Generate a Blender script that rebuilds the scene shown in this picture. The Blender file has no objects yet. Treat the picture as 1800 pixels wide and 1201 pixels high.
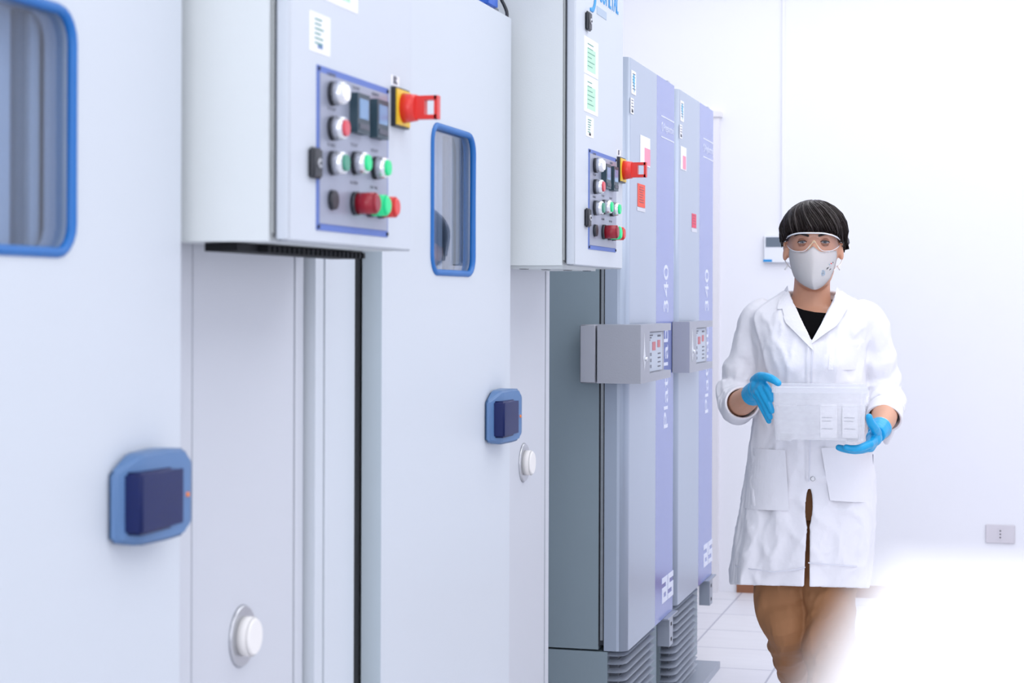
import bpy, bmesh, math, random
from math import sin, cos, pi, radians, tan, atan, sqrt, exp
from mathutils import Vector, Matrix, noise
random.seed(7)
S = bpy.context.scene
C = S.collection

# ------------------------------------------------------------------ camera
cam_d = bpy.data.cameras.new('camera'); cam = bpy.data.objects.new('camera', cam_d); C.objects.link(cam)
cam.location = (0, 0, 1.37)
cam.rotation_euler = (radians(90), radians(-0.2), radians(15))
cam_d.sensor_width = 36; cam_d.lens = 65
cam_d.shift_y = -0.0403
cam_d.clip_start = 0.03
cam_d.dof.use_dof = True; cam_d.dof.focus_distance = 5.02; cam_d.dof.aperture_fstop = 6.0
S.camera = cam
S.view_settings.view_transform = 'Standard'; S.view_settings.look = 'None'
S.view_settings.gamma = 1; S.view_settings.use_curve_mapping = False
S.view_settings.exposure = -1.12
# ------------------------------------------------------------------ world and lamps
w = bpy.data.worlds.new('world'); S.world = w; w.use_nodes = True
w.node_tree.nodes['Background'].inputs[0].default_value = (0.9, 0.94, 1, 1)
w.node_tree.nodes['Background'].inputs[1].default_value = 0.3
def area(name, loc, rot, sx, sy, power, col=(0.965, 0.975, 1.0)):
    l = bpy.data.lights.new(name, 'AREA'); l.shape = 'RECTANGLE'; l.size = sx; l.size_y = sy; l.energy = power; l.color = col
    o = bpy.data.objects.new(name, l); C.objects.link(o); o.location = loc; o.rotation_euler = rot
    return o
for i, y in enumerate((-1.2, 1.6, 4.4, 7.2)):
    area('ceiling_lamp', ((0.75, 0.6, 0.5, 0.1)[i], y, 3.16), (0, 0, 0), (2.2, 2.2, 2.6, 4.2)[i], 2.0, (50, 54, 78, 108)[i])
area('side_fill', (2.55, 3.2, 1.75), (0, radians(90), 0), 1.9, 7.0, 22)  # added fill along the solid right wall, brightens the cabinet fronts
area('rear_fill', (0.6, -2.9, 1.8), (radians(90), 0, 0), 3.2, 2.0, 165)  # added fill behind the camera, lifts the figure's face and mask

# ------------------------------------------------------------------ materials
def lin(c):
    return tuple(((v/255)/12.92 if v/255 <= 0.04045 else ((v/255+0.055)/1.055)**2.4) for v in c)
def M(name, col, rough=0.5, metal=0.0, bump=0.0, bscale=40, var=0.03, vscale=6, emit=0, spec=0.5, stretch=None, coat=0):
    m = bpy.data.materials.new(name); m.use_nodes = True
    nt = m.node_tree; n = nt.nodes; L = nt.links
    b = n['Principled BSDF']
    b.inputs['Roughness'].default_value = rough; b.inputs['Metallic'].default_value = metal
    b.inputs['Specular IOR Level'].default_value = spec
    b.inputs['Coat Weight'].default_value = coat
    tc = n.new('ShaderNodeTexCoord'); mp = n.new('ShaderNodeMapping'); L.new(tc.outputs['Object'], mp.inputs[0])
    if stretch: mp.inputs['Scale'].default_value = stretch
    nz = n.new('ShaderNodeTexNoise'); nz.inputs['Scale'].default_value = vscale; nz.inputs['Detail'].default_value = 3
    L.new(mp.outputs[0], nz.inputs['Vector'])
    c = lin(col)
    mx = n.new('ShaderNodeMix'); mx.data_type = 'RGBA'
    mx.inputs[6].default_value = tuple(v*(1-var) for v in c)+(1,)
    mx.inputs[7].default_value = tuple(min(1, v*(1+var)) for v in c)+(1,)
    L.new(nz.outputs['Fac'], mx.inputs[0]); L.new(mx.outputs[2], b.inputs['Base Color'])
    if emit:
        b.inputs['Emission Color'].default_value = c+(1,); b.inputs['Emission Strength'].default_value = emit
    if bump:
        nb = n.new('ShaderNodeTexNoise'); nb.inputs['Scale'].default_value = bscale; nb.inputs['Detail'].default_value = 5
        L.new(mp.outputs[0], nb.inputs['Vector'])
        bp = n.new('ShaderNodeBump'); bp.inputs['Strength'].default_value = bump; bp.inputs['Distance'].default_value = 0.01
        L.new(nb.outputs['Fac'], bp.inputs['Height']); L.new(bp.outputs[0], b.inputs['Normal'])
    return m
def glass_mat(name, tint, gloss=0.5, rough=0.02):
    m = bpy.data.materials.new(name); m.use_nodes = True; nt = m.node_tree; n = nt.nodes; L = nt.links
    n.remove(n['Principled BSDF']); out = n['Material Output']
    t = n.new('ShaderNodeBsdfTransparent'); g = n.new('ShaderNodeBsdfGlossy'); g.inputs['Roughness'].default_value = rough
    t.inputs[0].default_value = lin(tint)+(1,)
    fr = n.new('ShaderNodeLayerWeight'); fr.inputs[0].default_value = 0.5
    pw = n.new('ShaderNodeMath'); pw.operation = 'POWER'; pw.inputs[1].default_value = 4.5; L.new(fr.outputs['Facing'], pw.inputs[0])
    ml = n.new('ShaderNodeMath'); ml.operation = 'MULTIPLY_ADD'; ml.inputs[1].default_value = gloss; ml.inputs[2].default_value = 0.04*gloss; ml.use_clamp = True
    L.new(pw.outputs[0], ml.inputs[0])
    nz = n.new('ShaderNodeTexNoise'); nz.inputs['Scale'].default_value = 3
    bp = n.new('ShaderNodeBump'); bp.inputs['Strength'].default_value = 0.02; L.new(nz.outputs['Fac'], bp.inputs['Height']); L.new(bp.outputs[0], g.inputs['Normal'])
    mx = n.new('ShaderNodeMixShader'); L.new(ml.outputs[0], mx.inputs[0]); L.new(t.outputs[0], mx.inputs[1]); L.new(g.outputs[0], mx.inputs[2])
    L.new(mx.outputs[0], out.inputs[0]); return m
def frosted(name, col, clear):
    m = bpy.data.materials.new(name); m.use_nodes = True; nt = m.node_tree; n = nt.nodes; L = nt.links
    b = n['Principled BSDF']; out = n['Material Output']
    b.inputs['Base Color'].default_value = lin(col)+(1,); b.inputs['Roughness'].default_value = 0.3
    tl = n.new('ShaderNodeBsdfTranslucent'); tl.inputs[0].default_value = lin(col)+(1,)
    m1 = n.new('ShaderNodeMixShader'); m1.inputs[0].default_value = 0.45
    L.new(b.outputs[0], m1.inputs[1]); L.new(tl.outputs[0], m1.inputs[2])
    t = n.new('ShaderNodeBsdfTransparent'); nz = n.new('ShaderNodeTexNoise'); nz.inputs['Scale'].default_value = 12
    mr = n.new('ShaderNodeMapRange'); mr.inputs[3].default_value = clear-0.04; mr.inputs[4].default_value = clear+0.04
    L.new(nz.outputs['Fac'], mr.inputs[0])
    m2 = n.new('ShaderNodeMixShader'); L.new(mr.outputs[0], m2.inputs[0]); L.new(m1.outputs[0], m2.inputs[1]); L.new(t.outputs[0], m2.inputs[2])
    L.new(m2.outputs[0], out.inputs[0]); return m
def tile_mat():
    m = bpy.data.materials.new('floor_tiles'); m.use_nodes = True; nt = m.node_tree; n = nt.nodes; L = nt.links
    b = n['Principled BSDF']; b.inputs['Roughness'].default_value = 0.32
    tc = n.new('ShaderNodeTexCoord'); mp = n.new('ShaderNodeMapping'); L.new(tc.outputs['Object'], mp.inputs[0])
    mp.inputs['Location'].default_value = (TILE_OX, TILE_OY, 0)
    br = n.new('ShaderNodeTexBrick'); br.offset = 0; br.squash = 1
    br.inputs['Scale'].default_value = 1; br.inputs['Brick Width'].default_value = 0.366; br.inputs['Row Height'].default_value = 0.393
    br.inputs['Mortar Size'].default_value = 0.004; br.inputs['Mortar Smooth'].default_value = 0.1
    br.inputs['Color1'].default_value = lin((236, 235, 240))+(1,); br.inputs['Color2'].default_value = lin((230, 229, 236))+(1,)
    br.inputs['Mortar'].default_value = lin((178, 178, 192))+(1,)
    L.new(mp.outputs[0], br.inputs['Vector'])
    nz = n.new('ShaderNodeTexNoise'); nz.inputs['Scale'].default_value = 5; nz.inputs['Detail'].default_value = 6
    sc = n.new('ShaderNodeMapping'); sc.inputs['Scale'].default_value = (1, 4, 1); L.new(tc.outputs['Object'], sc.inputs[0]); L.new(sc.outputs[0], nz.inputs['Vector'])
    mx = n.new('ShaderNodeMix'); mx.data_type = 'RGBA'; mx.blend_type = 'MULTIPLY'; mx.inputs[0].default_value = 0.12
    L.new(br.outputs['Color'], mx.inputs[6]); L.new(nz.outputs['Fac'], mx.inputs[7]); L.new(mx.outputs[2], b.inputs['Base Color'])
    return m
TILE_OX, TILE_OY = -0.264, 0.199
m_wall = M('wall_paint', (244, 245, 252), 0.7, bump=0.03, bscale=120, var=0.008)
m_ceil = M('ceiling_paint', (248, 248, 250), 0.8, var=0.005)
m_floor = tile_mat()
m_brown = M('brown_baseboard', (150, 98, 70), 0.5, var=0.1)
m_jamb = M('jamb_paint', (238, 236, 242), 0.5, var=0.01)
m_cham = M('chamber_enamel', (207, 214, 222), 0.38, bump=0.02, bscale=6, var=0.012, vscale=2)
m_frame = M('chamber_frame_enamel', (204, 208, 216), 0.42, var=0.015, vscale=3)
m_side = M('chamber_side_enamel', (190, 203, 212), 0.45, var=0.015)
m_dark = M('dark_gap', (10, 10, 12), 0.6)
m_blue = M('blue_rubber', (14, 104, 180), 0.42, var=0.06)
m_glass = glass_mat('window_glass', (225, 232, 242), 1.3)
m_inner = M('window_interior', (238, 240, 250), 0.5, var=0.05)
m_refl = M('reflection_band', (226, 234, 238), 0.4, var=0.05)  # pale bands behind the glass, drawn as reflected stripes
m_refldark = M('window_gasket', (130, 140, 146), 0.6)  # dark band behind the glass, drawn as a reflected stripe
m_shell = M('handle_shell', (88, 124, 170), 0.35, var=0.04)
m_navy = M('handle_navy', (14, 30, 86), 0.4, var=0.05, spec=0.3)
m_orange = M('orange_mark', (230, 130, 60), 0.5)
m_steel = M('brushed_steel', (190, 192, 196), 0.28, 0.9, var=0.08, stretch=(1, 1, 30))
m_plug = M('white_plug', (240, 238, 236), 0.45)
m_box = M('cabinet_enamel', (220, 226, 228), 0.42, bump=0.05, bscale=300, var=0.01)
m_boxdoor = M('cabinet_door_enamel', (204, 211, 220), 0.42, bump=0.05, bscale=300, var=0.01)
m_black = M('black_plastic', (34, 38, 46), 0.4, var=0.1)
m_panel = M('panel_grey', (160, 166, 184), 0.35, 0.25, var=0.03)
m_pblue = M('panel_blue_border', (88, 116, 190), 0.5)
m_chrome = M('button_chrome', (225, 228, 232), 0.22, 0.7, var=0.02)
m_red = M('red_plastic', (222, 52, 46), 0.35, var=0.06)
m_dred = M('dark_red_plastic', (150, 20, 40), 0.35, var=0.06)
m_redlens = M('red_lens', (214, 70, 84), 0.3)
m_green = M('green_lamp_lit', (20, 205, 130), 0.4, emit=0.55)
m_dgreen = M('green_lamp_off', (70, 150, 125), 0.4)
m_lampw = M('white_lamp', (248, 248, 255), 0.3, emit=0.35)
m_yellow = M('yellow_plate', (240, 200, 50), 0.45)
m_teal = M('controller_case', (42, 66, 78), 0.4, var=0.06)
m_screen = M('controller_screen', (110, 150, 190), 0.2)
m_paper = M('paper', (246, 246, 252), 0.7)
m_pgreen = M('paper_green', (190, 232, 206), 0.7)
m_ppink = M('paper_pink', (246, 160, 184), 0.7, var=0.08, vscale=60)
m_pred = M('sticker_red', (246, 92, 70), 0.6)
m_pred2 = M('sticker_crimson', (236, 80, 110), 0.6)
m_plast = M('clear_sleeve', (214, 216, 226), 0.3)
m_cyan = M('map_blue', (110, 190, 226), 0.6)
m_ink = M('ink_grey', (110, 112, 124), 0.7)
m_inkb = M('ink_black', (30, 32, 44), 0.7)
m_logo = M('logo_blue', (36, 150, 220), 0.5)
m_fz = M('freezer_body', (142, 158, 168), 0.42, var=0.02)
m_fzdoor = M('freezer_door', (174, 186, 204), 0.3, 0.15, var=0.02, stretch=(1, 1, 0.3))
m_fzside = M('freezer_door_side', (176, 192, 202), 0.4, var=0.02)
m_stripe = M('freezer_stripe', (124, 138, 200), 0.16, var=0.03)
m_white = M('white_print', (225, 230, 246), 0.5)
m_lou = M('louvre_grey', (160, 168, 182), 0.35, 0.1, var=0.03)
m_loub = M('louvre_back', (92, 98, 110), 0.6)
m_con = M('console_grey', (168, 171, 182), 0.5, bump=0.05, bscale=200, var=0.02)
m_condisp = M('console_display_panel', (186, 196, 210), 0.35)
m_led = M('led_red', (190, 70, 80), 0.3)
m_ventd = M('black_trunking', (18, 20, 24), 0.6, spec=0.2)
m_valve = M('valve_blue', (44, 100, 205), 0.35)
m_bench = M('bench_white', (250, 250, 253), 0.5, var=0.005)
m_tub = frosted('tub_plastic', (250, 251, 255), 0.68)
m_lid = frosted('lid_plastic', (246, 248, 254), 0.4)
m_thermo = M('thermostat_white', (240, 243, 252), 0.4)
m_lcd = M('lcd_grey', (112, 124, 138), 0.25)
m_outlet = M('outlet_plate', (218, 214, 222), 0.4)
m_skin = M('skin', (216, 162, 134), 0.5, bump=0.04, bscale=200, var=0.06, vscale=30)
m_hair = M('dark_brown_hair', (26, 18, 17), 0.45, bump=0.2, bscale=90, var=0.35, vscale=60, spec=0.18)
m_hair2 = M('brown_hair_strand', (40, 30, 28), 0.4, var=0.3, vscale=50)
m_coat = M('white_cotton', (240, 240, 247), 0.8, bump=0.5, bscale=13, var=0.01)
m_seam = M('cotton_seam', (226, 227, 238), 0.85)
m_trou = M('tan_trousers', (160, 112, 74), 0.75, bump=0.35, bscale=14, var=0.1, vscale=10)
m_shirt = M('black_shirt', (8, 8, 10), 0.9, bump=0.1, bscale=200, spec=0.1)
m_glove = M('blue_nitrile', (22, 168, 226), 0.34, bump=0.35, bscale=45, var=0.08, vscale=30)
m_mask = M('white_mask', (252, 252, 255), 0.75, bump=0.05, bscale=60, var=0.01)
m_rim = M('goggle_rim', (236, 240, 248), 0.2)
m_lens = glass_mat('goggle_lens', (246, 246, 250), 0.4, 0.03)
m_nosepad = M('goggle_nose_bridge', (226, 196, 160), 0.3)
m_eye = M('eye_white', (232, 226, 226), 0.2)
m_iris = M('iris', (70, 84, 92), 0.2)
m_shoe = M('white_shoe', (238, 238, 242), 0.5)
m_emblem = M('emblem_blue', (176, 192, 210), 0.7)

# ------------------------------------------------------------------ helpers
def rootoff(p):
    while p.parent: p = p.parent
    return Vector(p.location)
def obj(name, bm, mats, parent=None, smooth=False, bevel=None, kind=None):
    if parent is not None:
        off = rootoff(parent)
        bmesh.ops.translate(bm, verts=bm.verts, vec=-off)
    if bevel:
        bmesh.ops.bevel(bm, geom=list(bm.edges), offset=bevel, segments=3, affect='EDGES', clamp_overlap=True)
    me = bpy.data.meshes.new(name); bm.to_mesh(me); bm.free()
    if not isinstance(mats, (list, tuple)): mats = [mats]
    for m in mats: me.materials.append(m)
    if smooth or bevel:
        for p in me.polygons: p.use_smooth = True
    o = bpy.data.objects.new(name, me); C.objects.link(o)
    if bevel:
        wn = o.modifiers.new('wn', 'WEIGHTED_NORMAL'); wn.keep_sharp = True
    if parent is not None: o.parent = parent
    if kind: o['kind'] = kind
    return o
def thing(name, loc, label, cat, group=None):
    o = bpy.data.objects.new(name, None); C.objects.link(o); o.location = loc; o.empty_display_size = 0.1
    o['label'] = label; o['category'] = cat
    if group: o['group'] = group
    return o
def tag(o, label, cat, group=None):
    o['label'] = label; o['category'] = cat
    if group: o['group'] = group
def B(*boxes):
    bm = bmesh.new()
    for b in boxes: bx(bm, *b)
    return bm
def bx(bm, x0, x1, y0, y1, z0, z1, mi=0):
    x0, x1 = min(x0, x1), max(x0, x1)
    v = [bm.verts.new((x, y, z)) for x in (x0, x1) for y in (y0, y1) for z in (z0, z1)]
    for f in ((0, 1, 3, 2), (4, 6, 7, 5), (0, 4, 5, 1), (2, 3, 7, 6), (0, 2, 6, 4), (1, 5, 7, 3)):
        fa = bm.faces.new([v[i] for i in f]); fa.material_index = mi
def cyl(bm, c, axis, r0, r1, h, n=24, mi=0):
    ax = Vector(axis).normalized(); a = ax.orthogonal().normalized(); b = ax.cross(a); c = Vector(c)
    r = [[bm.verts.new(c+ax*(h*k)+(a*cos(2*pi*i/n)+b*sin(2*pi*i/n))*rr) for i in range(n)] for k, rr in ((0, r0), (1, r1))]
    for i in range(n):
        f = bm.faces.new((r[0][i], r[0][(i+1) % n], r[1][(i+1) % n], r[1][i])); f.material_index = mi; f.smooth = True
    bm.faces.new(r[0][::-1]).material_index = mi; bm.faces.new(r[1]).material_index = mi
def catmull(pts, k):
    P = [Vector(p) for p in pts]; n = len(P); out = []
    for i in range(n-1):
        p0 = P[max(i-1, 0)]; p1 = P[i]; p2 = P[i+1]; p3 = P[min(i+2, n-1)]
        for j in range(k):
            t = j/k
            out.append(0.5*((2*p1)+(p2-p0)*t+(2*p0-5*p1+4*p2-p3)*t*t+(-p0+3*p1-3*p2+p3)*t**3))
    out.append(P[-1]); return out
def tube(bm, pts, n=12, sub=4, cap=True, mi=0, closed=False, flat=1.0, round_end=False, up=None, disp=None):
    """pts: (x,y,z,r) rows; smooth tube with varying radius"""
    if len(pts) > 2 and sub > 1:
        if closed:
            q = [Vector(p) for p in pts]; m = len(q); c = []
            for i in range(m):
                p0, p1, p2, p3 = q[(i-1) % m], q[i], q[(i+1) % m], q[(i+2) % m]
                for j in range(sub):
                    t = j/sub; c.append(0.5*((2*p1)+(p2-p0)*t+(2*p0-5*p1+4*p2-p3)*t*t+(-p0+3*p1-3*p2+p3)*t**3))
        else: c = catmull([Vector(p) for p in pts], sub)
    else: c = [Vector(p) for p in pts]
    if round_end and not closed:
        def ends(c):
            a, b = c[-2], c[-1]; d = (b.xyz-a.xyz).normalized(); r = b[3]; out = []
            for t in (0.35, 0.65, 0.87, 0.98):
                p = b.xyz+d*r*t; out.append(Vector((p.x, p.y, p.z, r*sqrt(1-t*t))))
            return out
        c = c+ends(c); c = c[::-1]; c = c+ends(c); c = c[::-1]
    m = len(c); pos = [p.xyz for p in c]
    T = []
    for i in range(m):
        a = pos[(i-1) % m] if closed or i > 0 else pos[i]; b = pos[(i+1) % m] if closed or i < m-1 else pos[i]
        T.append((b-a).normalized())
    N = Vector(up) if up else T[0].orthogonal()
    rings = []
    for i in range(m):
        N = (Vector(up) if up else N); N = (N-T[i]*N.dot(T[i])).normalized(); Bn = T[i].cross(N)
        r = c[i][3]; ring = []
        for j in range(n):
            a = 2*pi*j/n; rr = r
            if disp: rr += disp(i/(m-1), a, pos[i])
            ring.append(bm.verts.new(pos[i]+N*cos(a)*rr*flat+Bn*sin(a)*rr))
        rings.append(ring)
    for i in range(m if closed else m-1):
        A, Bq = rings[i], rings[(i+1) % m]
        for j in range(n):
            f = bm.faces.new((A[j], A[(j+1) % n], Bq[(j+1) % n], Bq[j])); f.smooth = True; f.material_index = mi
    if cap and not closed:
        bm.faces.new(rings[0][::-1]).material_index = mi; bm.faces.new(rings[-1]).material_index = mi
def ellipsoid(bm, c, r, seg=24, ring=14, mi=0, rot=None):
    R = rot or Matrix.Identity(3); c = Vector(c)
    g = bmesh.ops.create_uvsphere(bm, u_segments=seg, v_segments=ring, radius=1)
    for v in g['verts']:
        v.co = c+R @ Vector((v.co.x*r[0], v.co.y*r[1], v.co.z*r[2]))
        for f in v.link_faces: f.smooth = True; f.material_index = mi
def bake(o):
    dg = bpy.context.evaluated_depsgraph_get(); dg.update()
    me = bpy.data.meshes.new_from_object(o.evaluated_get(dg)); o.modifiers.clear(); o.data = me
    for p in me.polygons: p.use_smooth = True
def remesh(o, vox, it=3, fac=0.5):
    r = o.modifiers.new('r', 'REMESH'); r.mode = 'VOXEL'; r.voxel_size = vox; r.use_smooth_shade = True
    if it:
        s = o.modifiers.new('s', 'SMOOTH'); s.iterations = it; s.factor = fac
    bake(o)
def text(name, body, size, mat, parent, origin, xd, yd, width=None, ext=0.0004, align='LEFT', shear=0):
    cu = bpy.data.curves.new(name, 'FONT'); cu.body = body; cu.size = size; cu.extrude = ext; cu.align_x = align; cu.shear = shear
    t = bpy.data.objects.new(name, cu); C.objects.link(t)
    dg = bpy.context.evaluated_depsgraph_get(); dg.update()
    me = bpy.data.meshes.new_from_object(t.evaluated_get(dg)); bpy.data.objects.remove(t)
    xd = Vector(xd).normalized(); yd = Vector(yd).normalized(); zd = xd.cross(yd)
    xs = [v.co.x for v in me.vertices]; k = 1
    if width: k = width/(max(xs)-min(xs))
    off = rootoff(parent); origin = Vector(origin)
    for v in me.vertices:
        c = v.co.copy(); v.co = origin+xd*c.x*k+yd*c.y+zd*c.z-off
    me.materials.append(mat)
    o = bpy.data.objects.new(name, me); C.objects.link(o); o.parent = parent; return o

# ------------------------------------------------------------------ room
RX, LX, YB, YF, H = 2.6, -2.4, 8.68, -3.0, 3.2
for nm, b, m in (('floor', (LX-.1, RX+.1, YF-.1, YB+.1, -0.1, 0), m_floor), ('ceiling', (LX-.1, RX+.1, YF-.1, YB+.1, H, H+.1), m_ceil),
                 ('wall_back', (LX-.1, RX+.1, YB, YB+.1, 0, H), m_wall), ('wall_front', (LX-.1, RX+.1, YF-.1, YF, 0, H), m_wall),
                 ('wall_left', (LX-.1, LX, YF, YB, 0, H), m_wall), ('wall_right', (RX, RX+.1, YF, YB, 0, H), m_wall)):
    obj(nm, B(b), m, kind='structure')
obj('baseboard_back', B((-1.225, RX, YB-.014, YB, 0, 0.056)), m_brown, kind='structure')
obj('trim_1', B((-1.42, -1.31, YB-.045, YB, 0, 2.235), (-1.42, -1.30, YB-.055, YB, 2.235, 2.26)), m_jamb, kind='structure')
obj('door_1', B((-2.3, -1.42, YB-.03, YB-.002, 0.01, 2.2)), m_jamb, kind='structure')

# thermostat with its conduit, outlet
th = thing('thermostat', (-1.05, YB, 1.6), 'white wall thermostat with grey display and blue mark, beside the head', 'thermostat')
def backx(px): return -tan(radians(15)-atan((px-900)/3250))*YB
def backz(px, py, Y=YB):
    u = tan(radians(15)-atan((px-900)/3250)); return 1.37-(py-528)*Y*(.9659+.2588*u)/3250
x0, x1 = backx(1343), backx(1412); zb, zt = backz(1343, 461), backz(1343, 413)
obj('case', B((x0, x1, YB-.025, YB, zb, zt)), m_thermo, th, bevel=.004)
obj('display', B((backx(1347), backx(1408), YB-.027, YB-.0245, backz(1350, 433), backz(1350, 416))), m_lcd, th)
obj('blue_mark', B((backx(1342.5), backx(1358), YB-.0275, YB-.0245, backz(1350, 459), backz(1350, 455))), m_logo, th)
cd = obj('cable_conduit', B((backx(1374), backx(1378.5), YB-.012, YB, zt, H)), m_wall, None)
tag(cd, 'thin white conduit running up the wall above the thermostat', 'conduit')
ou = thing('wall_outlet', (backx(1760), YB, .46), 'grey rectangular wall outlet low on the white back wall', 'outlet')
ox0, ox1, oz0, oz1 = backx(1734), backx(1785.5), backz(1760, 952), backz(1760, 920)
obj('cover_plate', B((ox0, ox1, YB-.009, YB, oz0, oz1)), m_outlet, ou, bevel=.002)
bm = bmesh.new(); cx = (ox0+ox1)/2; cz = (oz0+oz1)/2
bx(bm, cx-.011, cx+.011, YB-.011, YB-.008, cz-.026, cz+.026, 0)
for dz in (-.015, 0, .015): cyl(bm, (cx, YB-.011, cz+dz), (0, -1, 0), .0035, .0035, .0008, 10, 1)
obj('socket', bm, [m_outlet, m_inkb], ou)

# ------------------------------------------------------------------ climate chambers
CD, CF = 1.10, 1.158
def rrect(y0, y1, z0, z1, r, k=6):
    out = []
    for cy, cz, a0 in ((y1-r, z1-r, 0), (y0+r, z1-r, 90), (y0+r, z0+r, 180), (y1-r, z0+r, 270)):
        for i in range(k+1):
            a = radians(a0+90*i/k); out.append((cy+r*cos(a), cz+r*sin(a)))
    return out
def chamber(y0, label, port_z, near=False):
    t = thing('climate_chamber', (-1.6, y0+.75, 0), label, 'climate chamber', 'climate chambers along the left side')
    fr = B((-2.3, -1.164, y0+.004, y0+1.50, .06, 2.0), (-2.2, -1.25, y0+.05, y0+1.45, 0, .06))
    obj('body', fr, m_side, t)
    bm = B((-1.166, -CF, y0+.9-.03, y0+1.062, .07, 2.0), (-1.166, -CF, y0+1.066, y0+1.463, .07, 2.0), (-1.166, -CF+.002, y0+1.467, y0+1.503, .07, 2.0))
    obj('frame_panel', bm, m_frame, t)
    # door slab with a rounded hole
    bm = bmesh.new(); x = -CD; zs = (.09, 2.015)
    wy0, wy1, wz0, wz1 = y0+.300, y0+.592, 1.427, 1.716
    hole = rrect(wy0, wy1, wz0, wz1, .035)
    o4 = [bm.verts.new((x, a, b)) for a, b in ((y0, zs[0]), (y0+.9, zs[0]), (y0+.9, zs[1]), (y0, zs[1]))]
    hv = [bm.verts.new((x, a, b)) for a, b in hole]
    ed = [bm.edges.new((o4[i], o4[(i+1) % 4])) for i in range(4)]+[bm.edges.new((hv[i], hv[(i+1) % len(hv)])) for i in range(len(hv))]
    bmesh.ops.triangle_fill(bm, use_beauty=True, edges=ed)
    bmesh.ops.recalc_face_normals(bm, faces=bm.faces)
    if bm.faces[:][0].normal.x < 0: bmesh.ops.reverse_faces(bm, faces=bm.faces)
    g = bmesh.ops.extrude_face_region(bm, geom=list(bm.faces))
    for v in [e for e in g['geom'] if isinstance(e, bmesh.types.BMVert)]: v.co.x -= .0378
    bmesh.ops.recalc_face_normals(bm, faces=bm.faces)
    for f in bm.faces:
        if abs(f.normal.y) > .9 and (abs(f.calc_center_median().y-y0) < .01): f.material_index = 1
    d = obj('door', bm, [m_cham, m_side], t)
    # window
    bm = bmesh.new(); pts = [(-CD-.001, a, b, .0067) for a, b in rrect(wy0-.002, wy1+.002, wz0-.002, wz1+.002, .037, 5)]
    tube(bm, pts, 10, 1, closed=True)
    obj('window_gasket', bm, m_blue, d, smooth=True)
    obj('window_glass', B((-CD-.012, -CD-.008, wy0-.001, wy1+.001, wz0-.001, wz1+.001)), m_glass, d)
    bm = B((-CD-.060, -CD-.055, wy0-.02, wy1+.02, wz0-.02, wz1+.02, 0), (-CD-.056, -CD-.05, wy1-.085, wy1-.06, wz0, wz1, 1), (-CD-.056, -CD-.046, wy1-.05, wy1-.03, wz0, wz1, 2),
           (-CD-.056, -CD-.044, wy1-.022, wy1, wz0, wz1, 1), (-CD-.056, -CD-.048, wy0+.05, wy0+.056, wz0, wz1, 1))  # upright bands stand in for the room mirrored in the pane
    obj('window_interior', bm, [m_inner, m_refl, m_refldark], d)
    # latch handle
    hy, hz = y0+.686, 1.053
    bm = bmesh.new()
    prof = [(0, .008, .012), (.04, .0, .030), (.110, .0, .038), (.146, .002, .042), (.162, .018, .044), (.162, .100, .044), (.146, .118, .042), (.110, .120, .038), (.045, .118, .030), (0, .097, .012)]
    n = len(prof); A = [bm.verts.new((-CD, hy+p_[0], hz+p_[1])) for p_ in prof]; Bq = [bm.verts.new((-CD+p_[2], hy+p_[0], hz+p_[1])) for p_ in prof]
    for i in range(n): bm.faces.new((A[i], A[(i+1) % n], Bq[(i+1) % n], Bq[i]))
    bm.faces.new(A[::-1])
    for i in range(4): bm.faces.new((Bq[i], Bq[i+1], Bq[n-2-i], Bq[n-1-i]))
    bmesh.ops.recalc_face_normals(bm, faces=bm.faces)
    h = obj('handle', bm, m_shell, d, bevel=.005)
    obj('grip', B((-CD+.004, -CD+.0415, hy+.014, hy+.140, hz+.016, hz+.096)), m_navy, h, bevel=.004)
    bm = bmesh.new(); cyl(bm, (-CD+.040, hy+.147, hz+.056), (1, 0, 0), .004, .003, .0045, 12)
    obj('indicator', bm, m_orange, h)
    # round port
    py = y0+1.248 if not near else y0+1.248
    bm = bmesh.new(); cyl(bm, (-CF-.001, py, port_z), (1, 0, 0), .050, .046, .006, 40)
    p = obj('access_port', bm, m_steel, t)
    bm = bmesh.new(); cyl(bm, (-CF+.004, py, port_z), (1, 0, 0), .031, .031, .016, 32); cyl(bm, (-CF+.02, py, port_z), (1, 0, 0), .031, .026, .005, 32)
    obj('plug', bm, m_plug, p)
    return t
P1 = 1.748
c1 = chamber(3.19-P1, 'pale climate chamber nearest the camera, its blue-edged window cut by left edge', .842, True)
c2 = chamber(3.19, 'pale climate chamber with whole blue-edged window, left of the tall grey freezers', .967)
fp = obj('filler_panel', B((-1.5, -1.139, 2.957, 2.995, .0, 2.0), (-1.5, -1.137, 2.999, 3.148, .0, 2.0)), m_cham)
tag(fp, 'narrow pale vertical filler panel between the two climate chambers', 'panel')
gp = obj('gap_shade_strip', B((-1.6, -1.1405, 3.149, 3.1895, .0, 2.0)), m_dark)  # black strip put in as the darkness of the open gap
tag(gp, 'black strip for the shade in the gap left of the second climate chamber door', 'shade strip')
# limit switch on top of chamber 2
lt = thing('door_switch', (-1.15, 4.04, 2.015), 'small blue electrical switch on top of the second climate chamber', 'switch')
obj('mounting_foot', B((-1.165, -1.105, 3.97, 4.075, 2.0, 2.006), (-1.150, -1.12, 4.03, 4.055, 2.006, 2.032)), m_steel, lt)
obj('case', B((-1.16, -1.12, 3.965, 4.05, 2.030, 2.12)), m_valve, lt, bevel=.004)
bm = bmesh.new(); tube(bm, [(-1.12, 4.04, 2.02, .004), (-1.11, 4.05, 2.004, .004), (-1.107, 4.07, 2.006, .004), (-1.107, 4.075, 2.03, .004), (-1.12, 4.07, 2.06, .004)], 8, 4)
obj('cable', bm, m_black, lt)

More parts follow.
